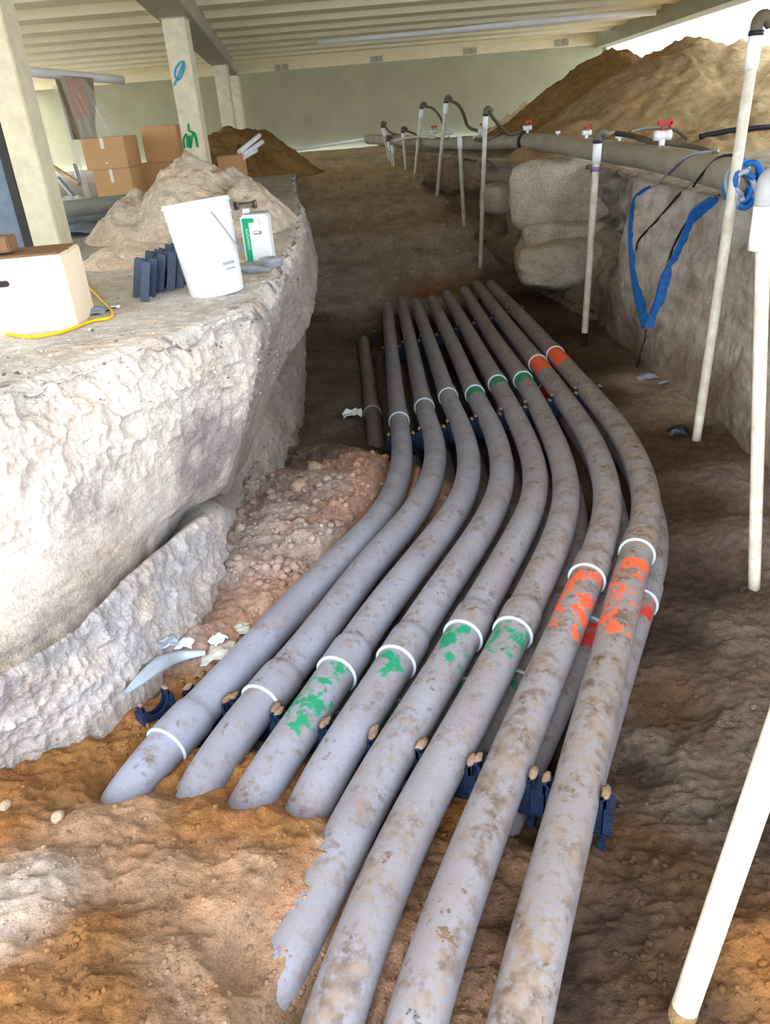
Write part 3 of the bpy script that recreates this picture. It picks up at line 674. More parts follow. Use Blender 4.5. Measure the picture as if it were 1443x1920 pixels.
gr = patch('ground', -40, -11.5, -12, 20.8, 20, 20, lambda X, Y: 0*X+1.40, gr.data.materials[0]); gr['kind'] = 'structure'; gr.name = 'floor_outside_left'
gr = patch('ground', -11.5, 12, -12, .4, 20, 20, lambda X, Y: 0*X+.50, gr.data.materials[0]); gr['kind'] = 'structure'; gr.name = 'floor_behind'

# ------------------------------------------------------------------ conduit pipe objects
def build_run(name, Pw, ctrl_c, ctrl_r, dust, label, cat, group=None, paints=(), r=RP, rims=True):
    P, s = resample(Pw, .03); P = smooth_path(P, 90 if len(P) > 60 else 5)
    if ctrl_c is not None: sc = s[np.argmin(np.linalg.norm(P-ctrl_c, axis=1))]
    else: sc = None
    sr = s[np.argmin(np.linalg.norm(P-ctrl_r, axis=1))] if ctrl_r is not None else None
    e = empty(name, tuple(P[0])); tag(e, label, cat, group); off = P[0]
    cuts = [0]+[x for x in (sc, sr) if x is not None]+[s[-1]]
    nm = ['straight_length', 'swept_bend', 'buried_length'] if len(cuts) == 4 else ['straight_length', 'buried_length'][:len(cuts)-1]
    for i in range(len(cuts)-1):
        a_, b_ = cuts[i], cuts[i+1]; last = i == len(cuts)-2
        ss = np.arange(a_, b_, .02); ss = np.r_[ss, b_]
        if not last: ss = np.unique(np.r_[ss, b_-.17, b_-.15, b_-.012])
        ss = np.unique(ss); Q = np.stack([np.interp(ss, s, P[:, k]) for k in range(3)], 1)
        rad = np.full(len(ss), r)
        if not last: rad = r+.0085*np.clip((ss-(b_-.175))/.03, 0, 1)
        col = np.zeros((len(ss), 4))
        for (ci, s0, s1, pc) in paints:
            base_s = (sc if ci == 0 else sr)
            t = ss-base_s
            al = np.clip((t-s0+.01)/.02, 0, 1)*np.clip((s1-t)/.10, 0, 1)*(1. if ci == 0 else .50)
            col[al > 0, :3] = pc; col[:, 3] = np.maximum(col[:, 3], al)
        o = tube(nm[i], Q-off, rad, M_pipe, e, 28, caps=False, color=col); o['dust'] = dust
        if not last:
            Q2 = np.stack([np.interp([b_-.008, b_+.008], s, P[:, k]) for k in range(3)], 1)
            # rim: a flattened ring hugging the bell mouth
            T = Q2[1]-Q2[0]; T /= np.linalg.norm(T)
            a = np.linspace(0, 2*math.pi, 36, endpoint=False); U = np.cross([0, 0, 1.], T); U /= np.linalg.norm(U); Vv = np.cross(T, U)
            rr = [(-.005, r+.0085), (-.003, r+.0100), (.001, r+.0100), (.003, r+.008), (.003, r-.001)]
            c0 = Q2.mean(0)-off
            V = np.array([[c0+T*dx+(U*math.cos(t)+Vv*math.sin(t))*rd for t in a] for dx, rd in rr]).reshape(-1, 3)
            ii = np.arange(len(rr)-1)[:, None]*36; jj = np.arange(36)[None]; kk = (jj+1) % 36
            mesh_np('bell_rim', V, np.stack([ii+jj, ii+kk, ii+36+kk, ii+36+jj], -1).reshape(-1, 4), M_rim, o)
    return P, e
TOP = []
for i, pp in enumerate(pipes):
    P, Pc = PATHS[i]; pt = []
    for k_, c_i, pc in (('g1', 0, GRN), ('g2', 1, GRN), ('o1', 0, ORC), ('o2', 1, ORC)):
        if k_ in pp: pt.append((c_i, pp[k_][0], pp[k_][1], pc))
    Q, e = build_run('conduit_pipe', Pc, P[pp['c']], P[pp['r']], pp['dust'], plabels[i], 'conduit', 'grey conduits of the top row', pt)
    TOP.append((Q, P))
# lower row
llab = ['lower conduit hidden under the leftmost top conduit', 'lower conduit in the gap right of the first top conduit', 'lower conduit in the gap right of the second top conduit', 'lower conduit in the gap right of the third top conduit',
 'lower conduit in the gap right of the fifth top conduit', 'lower conduit with a pale ring in the gap right of the sixth top conduit', 'lower conduit sprayed red beneath the first orange-marked conduit', 'lower conduit showing along the outer right side of the rightmost one']
for i, (Q, P) in enumerate(TOP):
    T = np.gradient(Q, axis=0); T /= np.linalg.norm(T, axis=1)[:, None]; Rt = np.cross(T, [0, 0, 1.]); Rt = -Rt if Rt[len(Rt)//4][0] < 0 else Rt
    Lq = Q+E3(0, 0, -.19)+Rt*-.0
    kk = int(np.argmin(np.linalg.norm(Q-P[pipes[i]['r']], axis=1))); tp = np.clip((kk+30-np.arange(len(Q)))/40, -.25, 1)*.06
    Lq = Lq+np.cross([0, 0, 1.], T)*tp[:, None]
    Lq = Lq[int(len(Lq)*.03):]
    s = np.r_[0, np.cumsum(np.linalg.norm(np.diff(Lq, axis=0), axis=1))]
    pc = [] if i < 3 else [(0, -.01, .3, GRN), (1, 0, .2, GRN)] if i < 6 else [(0, -.0, .40, (.55, .03, .03)), (1, 0, .25, (.55, .03, .03))]
    build_run('conduit_pipe', Lq, P[pipes[i]['c']]+E3(.0, -.12, -.19), P[pipes[i]['r']]+E3(.03, -.1, -.19), .7, llab[i], 'conduit', 'grey conduits of the lower row', pc)
P = SHORT
build_run('conduit_pipe', catmull(P, 120), P[2], None, .75, 'short brownish conduit apart on the far left, running into the clods', 'conduit')
TOPQ = [t[0] for t in TOP]

# ------------------------------------------------------------------ spacers
def arc_notch(x0, x1, ytop, cx, cy, r, n=12):
    """outline points from (x1,ytop) to (x0,ytop) dipping round a circle below."""
    dy = ytop-cy; a0 = math.asin(max(-1, min(1, dy/r)))
    return [(cx+r*math.cos(a0-t*(math.pi+2*a0)), cy+r*math.sin(a0-t*(math.pi+2*a0))) for t in np.linspace(0, 1, n)]
def extr(name, pts, th, mat, parent=None, bevel=.002):
    bm = bmesh.new(); f0 = [bm.verts.new((x, -th/2, z)) for x, z in pts]; fa = bm.faces.new(f0)
    r = bmesh.ops.extrude_face_region(bm, geom=[fa]); bmesh.ops.translate(bm, vec=(0, th, 0), verts=[v for v in r['geom'] if isinstance(v, bmesh.types.BMVert)])
    bmesh.ops.recalc_face_normals(bm, faces=bm.faces[:]); return bm_obj(name, bm, mat, parent)
def make_spacer(mat, dirt=True):
    e = empty('duct_spacer'); hw = .094; r = .073
    # local z=0 at the pipe axis
    up_ = [(-hw, -.115), (hw, -.115), (hw, .03)]+arc_notch(-hw, hw, .015, 0, 0, r)[0:]+[(-hw, .03)]
    for yy in (-.022, .022):
        o = extr('saddle_plate', up_, .006, mat, e); o.location = (0, yy, 0)
    bm = bmesh.new()
    for sx in (-1, 1): boxbm(sx*.087, 0, -.04, .010, .05, .15, bm)
    boxbm(0, 0, -.118, .19, .05, .010, bm)
    for sx in (-1, 1): boxbm(sx*.098, 0, -.055, .024, .07, .09, bm)
    wb = bm_obj('web', bm, mat, e)
    lw = [(-hw, -.31), (-.07, -.31), (-.06, -.285), (.06, -.285), (.07, -.31), (hw, -.31), (hw, -.13)]+[(x, z-.19) for x, z in arc_notch(-hw, hw, .03, 0, 0, .076)]+[(-hw, -.13)]
    o = extr('base_plate', lw, .03, mat, e)
    if dirt:
        for sx in (-1, 1):
            bm = bmesh.new(); bmesh.ops.create_icosphere(bm, subdivisions=2, radius=1)
            for v in bm.verts: v.co = Vector((v.co.x*.013, v.co.y*.026, v.co.z*.010))*(1+.5*random.uniform(-.5, .5))
            o = bm_obj('soil_clump', bm, M_clump, wb, smooth=True); o.location = (sx*.086, 0, .035)
    return e
sp0 = make_spacer(M_spacer); used = [False]
def place_spacer(loc, rz, label, group, proto=sp0, rot=None, flag=used):
    o = copy_tree(proto) if flag[0] else proto; flag[0] = True
    o.location = loc; o.rotation_euler = rot if rot else (0, 0, rz); return tag(o, label, 'spacer', group)
def near_row(line, rowname, grp, skip=()):
    for i, (Q, P) in enumerate(TOP):
        if i in skip: continue
        # world line between two ground points; find closest pipe point to it
        a_, b_ = line; t = ((Q[:, 0]-a_[0])*(b_[1]-a_[1])-(Q[:, 1]-a_[1])*(b_[0]-a_[0])); k_ = int(np.argmin(np.abs(t)))
        T = Q[min(k_+2, len(Q)-1)]-Q[max(k_-2, 0)]
        place_spacer(tuple(Q[k_]), math.atan2(T[1], T[0])+math.pi/2, f'navy spacer under the {ordn[i]} top conduit, {rowname}', grp)
ordn = ['leftmost', 'second', 'third', 'fourth', 'fifth', 'sixth', 'seventh', 'rightmost']
near_row((G(430,1325,1.83), G(1130,1505,1.83)), 'in the near row with soil-capped prongs', 'spacers under the near conduit row')
near_row((G(740,815,2.0), G(1090,740,1.9)), 'in the middle row below the far collars', 'spacers under the middle of the conduits')
near_row((G(735,655,2.2), G(975,585,2.0)), 'in the far row near the conduit tips', 'spacers under the far ends of the conduits')
# loose standing ones
def stand(px, py, rz, label, lift=.30, sc=1.):
    p, n = hit(px, py); o = place_spacer((p[0], p[1], p[2]+lift*sc), rz, label, None); o.scale = (sc, sc, sc); return o
stand(296, 1345, .9, 'navy spacer standing alone upright in sand, left of the leftmost conduit', .12, .62)
stand(352, 1330, .3, 'navy spacer half hidden behind the leftmost conduit, right of the one standing alone', .07, .6)
o = place_spacer(tuple(G(688,628,2.33)), .05, 'far navy spacer at the tip of the short separate conduit', None)
o = place_spacer(tuple(G(716,665,2.33)), .05, 'navy spacer between the short separate conduit and the leftmost long one', None)

# ------------------------------------------------------------------ white well pipes
def wellpoint(top, bot, Yt, r, label, cap=True, hose=None, dirty=False, bend=None, zb=None, head='elbow', band=None, hlabel=None):
    b = zb if zb is not None else hit(*bot)[0]
    t = W(top[0], top[1], Yt if Yt else b[1])
    e = empty('well_pipe', tuple(b)); d = t-b; ln = np.linalg.norm(d)
    n = d/ln; P = np.linspace(E3(0, 0, 0)-n*.05, d, 14)
    if bend: P = P+np.sin(np.linspace(0, math.pi, 14))[:, None]*np.array(bend)
    tube('riser', P, r, M_white, e, 20)
    tube('coupling', np.linspace(d-n*.17, d-n*.0, 4), r*1.22, M_whitesh, e, 20)
    if head == 'elbow':
        q = catmull([d-n*.01, d+n*.05, d+n*.075+E3(.03, .0, -.0), d+n*.06+E3(.08, .02, -.02)], 18)
        tube('elbow', q, r*1.1, M_hose, e, 14)
        tube('clamp', np.linspace(d-n*.012, d+n*.012, 3), r*1.3, M_black, e, 16)
    if dirty: tube('mud_splash', np.linspace(-n*.02, n*.13, 4), r*1.06, soil_mat('dry_mud', '3a3128', 60, 200), e, 16)
    if band: tube('purple_stripe', np.linspace(d-n*(.2+band), d-n*.2, 3), r*1.02, plain('purple_primer', '9a7fc0'), e, 16)
    tag(e, label, 'well pipe', 'white dewatering well pipes'); return b+d, e
tops = {}
WL = [('A', (717,238), (731,303), .03, 'leftmost thin white well pipe far off by the end of the trench'),
 ('B', (727,264), (736,308), .026, 'short white well pipe, first of the close pair on the far crest'),
 ('C', (735,272), (739,312), .026, 'shortest white well pipe, second of the close pair on the far crest'),
 ('D', (755,248), (761,318), .03, 'white well pipe just right of the close short pair'),
 ('E', (790,203), (778,326), .032, 'white well pipe leaning right, arched hose from its top, left of the tallest far one'),
 ('F', (836,192), (819,368), .032, 'tall white well pipe leaning right with a pink fitting on top'),
 ('G', (861,255), (870,425), .031, 'white well pipe leaning left with no hose, between the two tall middle ones'),
 ('H', (910,216), (900,502), .031, 'tall white well pipe in the middle with a hose running to the black-banded joint'),
 ('I', (1120,266), (1094,648), .031, 'white well pipe with purple stripe and black muddy foot, right of the conduits'),
 ('J', (1417,62), (1305,824), .030, 'tallest slim white well pipe crossing the blue sling side of the bank')]
for k_, t, b, r, lab in WL:
    tops[k_], e = wellpoint(t, b, None, r, lab, dirty=(k_ == 'I'), band=(.04 if k_ in 'I' else None), head='none' if k_ in 'GC' else 'elbow')
# thick one at the right edge with an elbow joint
b = hit(1413, 1104)[0]; t = W(1432, 385, b[1]+.05); e = empty('well_pipe', tuple(b)); d = t-b
tube('riser', np.linspace(-d*.02, d, 14), .027, M_white, e, 24); tube('coupling', np.linspace(d-E3(0, 0, .16), d, 4), .036, M_whitesh, e, 24)
tube('elbow', catmull([d, d+E3(0, 0, .05), d+E3(.02, .02, .09), d+E3(.09, .03, .10)], 24), .037, plain('grey_elbow', 'a7aaac', .4), e, 20)
tag(e, 'thick white well pipe at the right edge, topped by a grey elbow', 'well pipe', 'white dewatering well pipes')
# nearest one, bottom right
b = hit(1278, 1905)[0]; t = W(1475, 1330, b[1]+.10); e = empty('well_pipe', tuple(b))
d = t-b; tube('riser', np.linspace(-d*.1, d*1.5, 14), .030, M_white, e, 28); tube('muddy_foot', np.linspace(-d*.1, d*.035, 3), .0312, soil_mat('sand_mud', 'a3855f', 60, 200), e, 28)
tag(e, 'nearest white well pipe, leaning across the bottom right corner', 'well pipe', 'white dewatering well pipes')

# ------------------------------------------------------------------ header pipe, hoses, valves
HP = [(640,257,.60,20.3),(700,260,.6,None),(780,263,.6,None),(860,268,.60,None),(920,266,.58,None),(985,266,.56,None),(1092,278,.56,None),(1180,289,.55,None),(1261,303,.55,None),(1350,323,.54,None),(1443,348,.53,None),(1600,400,.52,None)]
hp = np.array([W(x, y, Y_) for x, y, Y_ in [(690,261,18.4),(720,262,17.6),(780,265,16.3),(860,270,14.8),(925,268,13.2),(985,265,12.2),(1040,270,10.8),(1092,278,9.6),(1180,289,8.1),(1261,303,6.9),(1350,323,5.8),(1443,350,4.9),(1600,410,3.8),(2300,700,2.0)]])
e = empty('header_pipe', (0, 0, 0)); hc = catmull(hp, 200); hs = smooth_path(resample(hc, .05)[0], 10)
kc = int(np.argmin(np.linalg.norm(hs-W(985,265,12.2), axis=1)))
tube('main_length', hs[kc:], .108, M_header, e, 32); tube('far_length', hs[:kc+1], .098, M_header, e, 28)
tube('black_clamp', hs[max(kc-1,0):kc+2], .122, M_black, e, 32)
tag(e, 'long fat grey header pipe lying along the top of the right bank', 'pipe')
def along(px):  # header point nearest a pixel column
    best = min(hs, key=lambda q: abs(proj(q)[0]-px)); return best
def proj(q):
    v = Vector(q)-Vector((0, 0, CAMZ)); z = v.dot(fw); return 721.5+F*v.dot(rt)/z, 960-F*v.dot(upv)/z
def valve(px, label, red=True, sc=1., dz=.0, pin=False):
    c = along(px); e = empty('valve', (c[0], c[1], c[2]+.105+dz))
    tube('nipple', [(0, 0, -.01), (0, 0, .02*sc), (0, 0, .05*sc)], .022*sc, M_whitesh, e, 16)
    q = lathe('valve_body', [(0, -.045), (.034, -.045), (.036, -.02), (.030, -.015), (.033, 0), (.030, .015), (.036, .02), (.034, .045), (0, .045)], M_whitesh, e, 20); q.rotation_euler = (0, math.pi/2, 0); q.location = (0, 0, .07*sc); q.scale = (sc, sc, sc*1.4)
    if red:
        bm = bmesh.new(); boxbm(0, 0, .125*sc, .020*sc, .020*sc, .04*sc, bm); boxbm(.015*sc, 0, .155*sc, .11*sc, .03*sc, .028*sc, bm); boxbm(.055*sc, 0, .135*sc, .02*sc, .03*sc, .05*sc, bm)
        bm_obj('valve_handle', bm, M_red, e, bevel=.004)
    return tag(e, label, 'valve', 'valves on the header pipe'), e
valve(1238, 'large white valve with red handle, nearest one on the header pipe', sc=1.15)
valve(1097, 'red handled valve behind the top of the purple-striped well pipe', sc=.8)
valve(1158, 'small plain white fitting between the two nearest red valves', red=False, sc=.6)
valve(1045, 'tiny white fitting right of the black clamp', red=False, sc=.45)
valve(988, 'red and white valve standing above the black clamp', sc=.95)
valve(905, 'red and white valve where the arched hose lands', sc=1.1)
valve(893, 'white fitting just left below the red valve under the arched hose', red=False, sc=.9, dz=-.08)
valve(842, 'white fitting left of the tilted hoseless well pipe', red=False, sc=1.)
valve(812, 'pinkish valve left of the tall far well pipe', sc=1.)
def hose(pts, r, label, mat=M_hose, cat='hose'):
    o = tube('hose', catmull(pts, 60), r, mat, None, 10); return tag(o, label, cat)
def tw(px, py, Y): return W(px, py, Y)
H = tops
hose([H['H']+E3(.05, 0, .03), tw(940, 240, H['H'][1]+.3), tw(958, 252, H['H'][1]+.6), along(985)+E3(0, 0, .17)], .024, 'grey brown hose from the tall middle well pipe down to the black clamp valve')
hose([H['F']+E3(.05, 0, .03), tw(858, 196, H['F'][1]), tw(868, 212, H['F'][1]+.1), tw(878, 238, H['F'][1]+.2), along(903)+E3(0, 0, .17)], .026, 'olive arched hose from the pink-topped well pipe to the red valve')
hose([H['E']+E3(.05, 0, .03), tw(812, 204, H['E'][1]), tw(826, 222, H['E'][1]), tw(834, 245, H['E'][1]+.2), along(842)+E3(0, 0, .12)], .022, 'dark arched hose behind the tall far well pipe')
hose([H['D']+E3(.04, 0, .03), tw(775, 250, H['D'][1]), tw(790, 257, H['D'][1]+.2), along(812)+E3(0, 0, .1)], .02, 'thin hose dipping right from the well pipe beside the short pair')
hose([H['A']+E3(.04, 0, .02), tw(730, 247, H['A'][1]), tw(742, 252, H['A'][1]+.1), tw(756, 254, H['A'][1])], .02, 'thin dark hose from the leftmost far well pipe')
hose([tw(738, 264, 16.5), tw(765, 258, 16.0), tw(790, 256, 15.6), tw(815, 258, 15.2)], .022, 'whitish hose lying level between the far well pipes', M_white)
hose([tw(890, 262, 13.6), tw(915, 264, 13.2), tw(930, 256, 13), tw(942, 244, 12.8)], .024, 'grey hose curling right of the red valve under the arched hose')
hose([H['I']+E3(.03, 0, .04), tw(1150, 250, 8.4), tw(1190, 256, 7.9), tw(1222, 266, 7.5), tw(1238, 268, 7.35)], .026, 'grey hose from the purple-striped well pipe to the large red valve')
hose([tw(1240, 268, 7.3), tw(1290, 274, 7.1), tw(1325, 283, 6.7), along(1340)+E3(0, 0, .1)], .025, 'pale hose running right from the large red valve')
hose([tw(1180, 248, 9.0), tw(1215, 240, 9.3), tw(1260, 242, 9.4), tw(1290, 262, 9.2)], .02, 'faint thin hose behind the large red valve on the heap foot')
hose([hit(1310, 262)[0]+E3(0, 0, .03), hit(1370, 250)[0]+E3(0, 0, .03), hit(1443, 243)[0]+E3(0, 0, .03), hit(1500, 240)[0]+E3(0, 0, .03)], .03, 'dark hose lying across the right heap foot', M_black)

# ------------------------------------------------------------------ blue sling and cords on the right bank
def ribbon(name, pxs, ws, mat, parent=None, lift=.02, th=.006):
    P = []; Nn = []
    for x, y in pxs:
        p, n = hit(x, y); v = E3(0, 0, CAMZ)-p; v /= np.linalg.norm(v); P.append(p+v*lift); Nn.append(v)
    n0 = len(P); Pc = catmull(P, 12*(n0-1)); Nc = catmull(Nn, 12*(n0-1)); wc = np.interp(np.linspace(0, n0-1, len(Pc)), range(n0), ws)
    Pc = smooth_path(Pc, 6)
    T = np.gradient(Pc, axis=0); Sd = np.cross(T, Nc); Sd /= np.linalg.norm(Sd, axis=1)[:, None]; Nn = np.cross(Sd, T); Nn /= np.linalg.norm(Nn, axis=1)[:, None]
    rows = []
    for u, z in [(-.5, 0), (-.5, th), (-.22, th*2.6), (.1, th*1.2), (.3, th*2.4), (.5, th), (.5, 0), (0, -th*.3), (-.5, 0)]:
        rows.append(Pc+Sd*(wc*u)[:, None]+Nn*z)
    V = np.stack(rows, 1); o = mesh_np(name, V, grid_faces(*V.shape[:2]), mat, parent); return o
e = empty('lifting_sling', (0, 0, 0))
ribbon('left_strap', [(1222,348),(1205,358),(1190,375),(1184,405),(1182,440),(1184,480),(1188,510),(1196,545),(1206,580),(1214,612)], [.02,.035,.05,.05,.05,.05,.06,.09,.11,.11], M_blue, e)
ribbon('right_strap', [(1345,372),(1325,388),(1306,404),(1290,430),(1276,460),(1262,490),(1253,515),(1247,540),(1240,568),(1226,596),(1218,615)], [.05,.11,.12,.07,.06,.06,.11,.13,.13,.11,.11], M_blue, e)
tag(e, 'blue V shaped lifting sling hanging down the right bank', 'sling')
def cord(name, pxs, r, mat, label, cat='cord', lift=.012):
    P = [hit(x, y) for x, y in pxs]; Q = []
    for p, n in P:
        v = E3(0, 0, CAMZ)-p; v /= np.linalg.norm(v); Q.append(p+v*lift)
    o = tube(name, smooth_path(catmull(Q, 14*len(Q)), 8), r, mat, None, 8); return tag(o, label, cat)
def over_header(px, dz=.115): q = along(px); return q+E3(-.02, 0, dz)
cord('cord', [(1312,335),(1300,345),(1275,362),(1255,385),(1232,412),(1210,435),(1196,452),(1192,470)], .010, M_black, 'thin black cord curving down inside the blue sling')
cord('cord', [(1352,365),(1325,375),(1305,392),(1285,420),(1268,450),(1256,480),(1245,515)], .010, M_black, 'black cord running beside the right strap of the sling')
cord('cord', [(1211,618),(1208,640),(1200,665),(1193,688)], .009, M_black, 'short dark tail hanging below the sling point')
tag(tube('cord', catmull([along(1365)+E3(.06, 0, .12), along(1352)+E3(-.05, -.05, .10), along(1340)+E3(-.12, -.1, .0), along(1325)+E3(-.13, -.1, -.1)], 40), .010, M_black, None, 8), 'black cord draped over the grey header pipe', 'cord')
tag(tube('cord', catmull([along(1330)+E3(.05, 0, .12), along(1310)+E3(-.08, -.03, .09), along(1285)+E3(-.13, -.05, -.02), hit(1240, 345)[0]+E3(-.03, -.03, .02), hit(1222, 352)[0]+E3(-.02, -.03, .02)], 40), .011, M_film, None, 8), 'pale grey cord over the header pipe joining the left strap', 'cord')
# bunched sling roll beside the tallest well pipe
p, n = hit(1395, 345); c_ = W(1392, 345, 4.75)
e = empty('sling_bundle', tuple(c_))
for k_ in range(7):
    a_ = random.uniform(0, 6.28); pts = []
    for t in np.linspace(0, 1, 14):
        th = a_+t*5.5; rr = .075+.03*math.sin(k_+t*7)
        pts.append((rr*math.cos(th)*.8, .05*math.sin(th*1.3+k_), rr*math.sin(th)*1.2))
    tube('sling_loop', catmull(pts, 60), .017, M_blue if k_ % 3 else M_film, e, 8)
tag(e, 'bunched blue sling bundle behind the tallest slim well pipe', 'sling')

# ------------------------------------------------------------------ things on the left ledge
def on(px, py): p, n = hit(px, py); return p
# bucket
b = G(408, 548, .70); b[2] = drop(b[0], b[1]); e = empty('bucket', tuple(b-E3(0, 0, .006)), 0.)
lathe('shell', [(0, .0), (.118, .0), (.125, .008), (.150, .405), (.152, .41), (.146, .41), (.121, .012), (0, .01)], M_whitesh, e, 56)
for z, w in ((.395, .010), (.345, .008), (.30, .006)): lathe('stiffening_ring', [(.1455+(z-.395)*.06, z-.006), (.1455+w+(z-.395)*.06, z-.004), (.1455+w+(z-.395)*.06, z+.004), (.1455+(z-.395)*.06, z+.006)], M_whitesh, e, 56)
tube('handle', [(.155*math.cos(t), .155*math.sin(t)-.0, .33-.16*math.sin((t-(-.9))/1.9*math.pi)) for t in np.linspace(-1.0, .95, 24)], .004, M_tape2, e, 8)
e.rotation_euler = (math.radians(-3), math.radians(-5), 0); tag(e, 'white plastic bucket without lid on the edge of the left ledge', 'bucket')
box('faint_label', (.1, -.095, .135), (.06, .006, .012), M_tape2, e, .001, Matrix.Rotation(.85, 3, 'Z')); box('faint_label', (.105, -.09, .11), (.05, .006, .006), M_tape2, e, .001, Matrix.Rotation(.85, 3, 'Z'))
# pale tin with green strip
b = on(488, 492); b[2] = drop(b[0], b[1]); e = empty('tin_can', tuple(b+E3(-.0, .05, -.004)), math.radians(-6)); 
box('body', (0, 0, .128), (.152, .10, .25), M_whitesh, e, .012); box('top_lid', (.01, 0, .257), (.13, .085, .008), M_tape2, e, .003)
tube('screw_cap', [(-.045, 0, .255), (-.045, 0, .268), (-.045, 0, .282)], .020, M_whitesh, e, 20)
box('green_strip', (-.048, -.051, .125), (.034, .002, .225), M_green, e, .0005); box('green_strip_top', (-.025, -.0512, .225), (.05, .002, .022), M_green, e, .0005)
g1 = box('pale_text_strip', (-.044, -.0525, .13), (.013, .002, .11), M_mint, e, .0005)
for k_ in range(9): box('lettering', (-.0455+.002*(k_ % 3), -.054, .085+k_*.0108), (.007, .001, .0045), M_green, e, 0)
box('small_print_box', (.012, -.051, .160), (.046, .002, .018), M_tape2, e, .0003); box('small_print_box', (.008, -.0522, .162), (.03, .001, .008), M_whitesh, e, .0003)
for k_ in range(3): box('small_print', (.024+.004*k_, -.051, .232-.014*k_), (.016, .001, .0025), M_tape2, e, 0)
tag(e, 'white rectangular tin with a green vertical strip, right of the bucket', 'tin')
b = on(508, 498); o = lathe('tape_roll', [(.030, 0), (.060, 0), (.062, .004), (.062, .040), (.060, .044), (.030, .044), (.030, 0)], M_tape2, None, 40, smooth=False); o.location = (b[0], b[1], drop(b[0], b[1])-.002)
tag(o, 'silver grey tape roll lying flat in front of the tin', 'tape roll')
b = on(470, 512); P = catmull([b+E3(-.06, .0, .03), b+E3(0, 0, .018), b+E3(.05, -.01, .014), b+E3(.10, -.03, .01)], 24)
tag(tube('glove', P, np.interp(np.linspace(0, 1, len(P)), [0, .3, .7, 1], [.012, .024, .018, .006]), M_film, None, 12), 'crumpled grey rag between bucket and tape roll', 'rag')
# dark spacers piece behind the bucket
b = on(463, 398); o = copy_tree(sp0); o.location = (b[0], b[1], b[2]+.05); o.rotation_euler = (math.radians(80), 0, .3); o.scale = (.7,)*3
tag(o, 'slate spacer lying flat right behind the bucket rim and the tin', 'spacer')
# leaning pack of spacers
def lean_piece():
    e = empty('duct_spacer'); 
    pts = [(-.10, 0), (-.07, 0), (-.06, .02), (.06, .02), (.07, 0), (.10, 0), (.10, .155)]+[(x, z+.17) for x, z in arc_notch(-.1, .1, -.012, 0, 0, .08)]+[(-.10, .155)]
    for yy in (-.017, .017): o = extr('saddle_plate', pts, .006, M_spacerL, e); o.location = (0, yy, 0)
    bm = bmesh.new()
    for sx in (-1, 1): boxbm(sx*.092, 0, .078, .014, .038, .156, bm)
    boxbm(0, 0, .03, .2, .036, .012, bm)
    bm_obj('web', bm, M_spacerL, e); return e
lp = lean_piece(); fl2 = [False]
pack = [(258,553),(272,560),(278,538),(288,552),(297,532),(303,544),(312,538),(320,540),(318,522),(331,532),(340,536),(346,524)]
plab = ['front left', 'front', 'left behind the front', 'second in the front', 'back left', 'third in the front', 'middle', 'fourth in the front', 'rearmost left', 'right middle', 'last in the front row', 'rearmost, touching the bucket']
for i, (x, y) in enumerate(pack):
    p = G(x, y, .70); z = drop(p[0], p[1])
    o = copy_tree(lp) if fl2[0] else lp; fl2[0] = True
    o.location = (p[0], p[1], z-.006); o.rotation_euler = (math.radians(14), math.radians(6), math.radians(96+random.uniform(-7, 7)))
    o.scale = (.75, .95, 1.12)
    tag(o, f'slate spacer in the leaning pack left of the bucket, {plab[i]}', 'spacer', 'spacer pack left of the bucket')
# near cardboard box with hand hole
def carton(name, fl_, fr_, Yf, hgt, depth, rz, label, mat=M_card, tape=False, hole=False, zb=1.5, top_mat=None, flaps=False):
    a_ = W(*fl_, Yf); b_ = W(*fr_, Yf); w = abs(b_[0]-a_[0])/math.cos(rz)
    e = empty(name, ((a_[0]+b_[0])/2, Yf, zb), rz)
    box('carton_body', (0, depth/2, hgt/2), (w, depth, hgt), mat, e, .006)
    box('lid_seam', (0, depth/2, hgt+.001), (w*.98, .02, .003), M_card_d, e, .001)
    bd_ = [x for x in bpy.data.objects if x.parent == e][0]
    if tape: box('packing_tape', (-w*.02, -.0015, hgt*.83), (w*.09, .003, hgt*.34), M_tape, bd_, .001); box('shipping_label', (w*.0, -.0015, hgt*.2), (w*.06, .003, hgt*.05), M_tape, bd_, .001)
    if hole:
        bm = bmesh.new(); n = 12; pts = []
        for sgn in (1, -1):
            for t in np.linspace(-math.pi/2, math.pi/2, n): pts.append((sgn*(.028+.012*math.cos(t)), sgn*.012*math.sin(t)))
        vs_ = [bm.verts.new((x, -.002, z)) for x, z in pts]; bm.faces.new(vs_)
        r_ = bmesh.ops.extrude_face_region(bm, geom=bm.faces[:]); bmesh.ops.translate(bm, vec=(0, .004, 0), verts=[v for v in r_['geom'] if isinstance(v, bmesh.types.BMVert)])
        bmesh.ops.recalc_face_normals(bm, faces=bm.faces[:]); h_ = bm_obj('hand_hole', bm, plain('hole_shadow', '3a3236', .9), e); h_.location = (hole[0]*w, 0, hole[1]*hgt)
    tag(e, label, 'box'); return e
fb = G(60, 620, .70); zz = drop(fb[0], fb[1])
bx = carton('cardboard_box', (-70, 640), (141, 600), 3.18, .30, .30, math.radians(4), 'large pale cardboard box with a hand hole beside the yellow cord', M_cardp, hole=(-.05, .70), zb=zz-.01)
box('open_flap', (.0, .16, .304), (.44, .26, .006), M_card_d, bx, .002)
b2 = on(8, 470); e = box('timber_offcut', (0, 0, 0), (.16, .10, .06), M_card_d, None, .006); e.location = tuple(W(2, 462, 3.3)+E3(-.03, 0, .01)); tag(e, 'small brown block on the left rim of the near cardboard box', 'block')
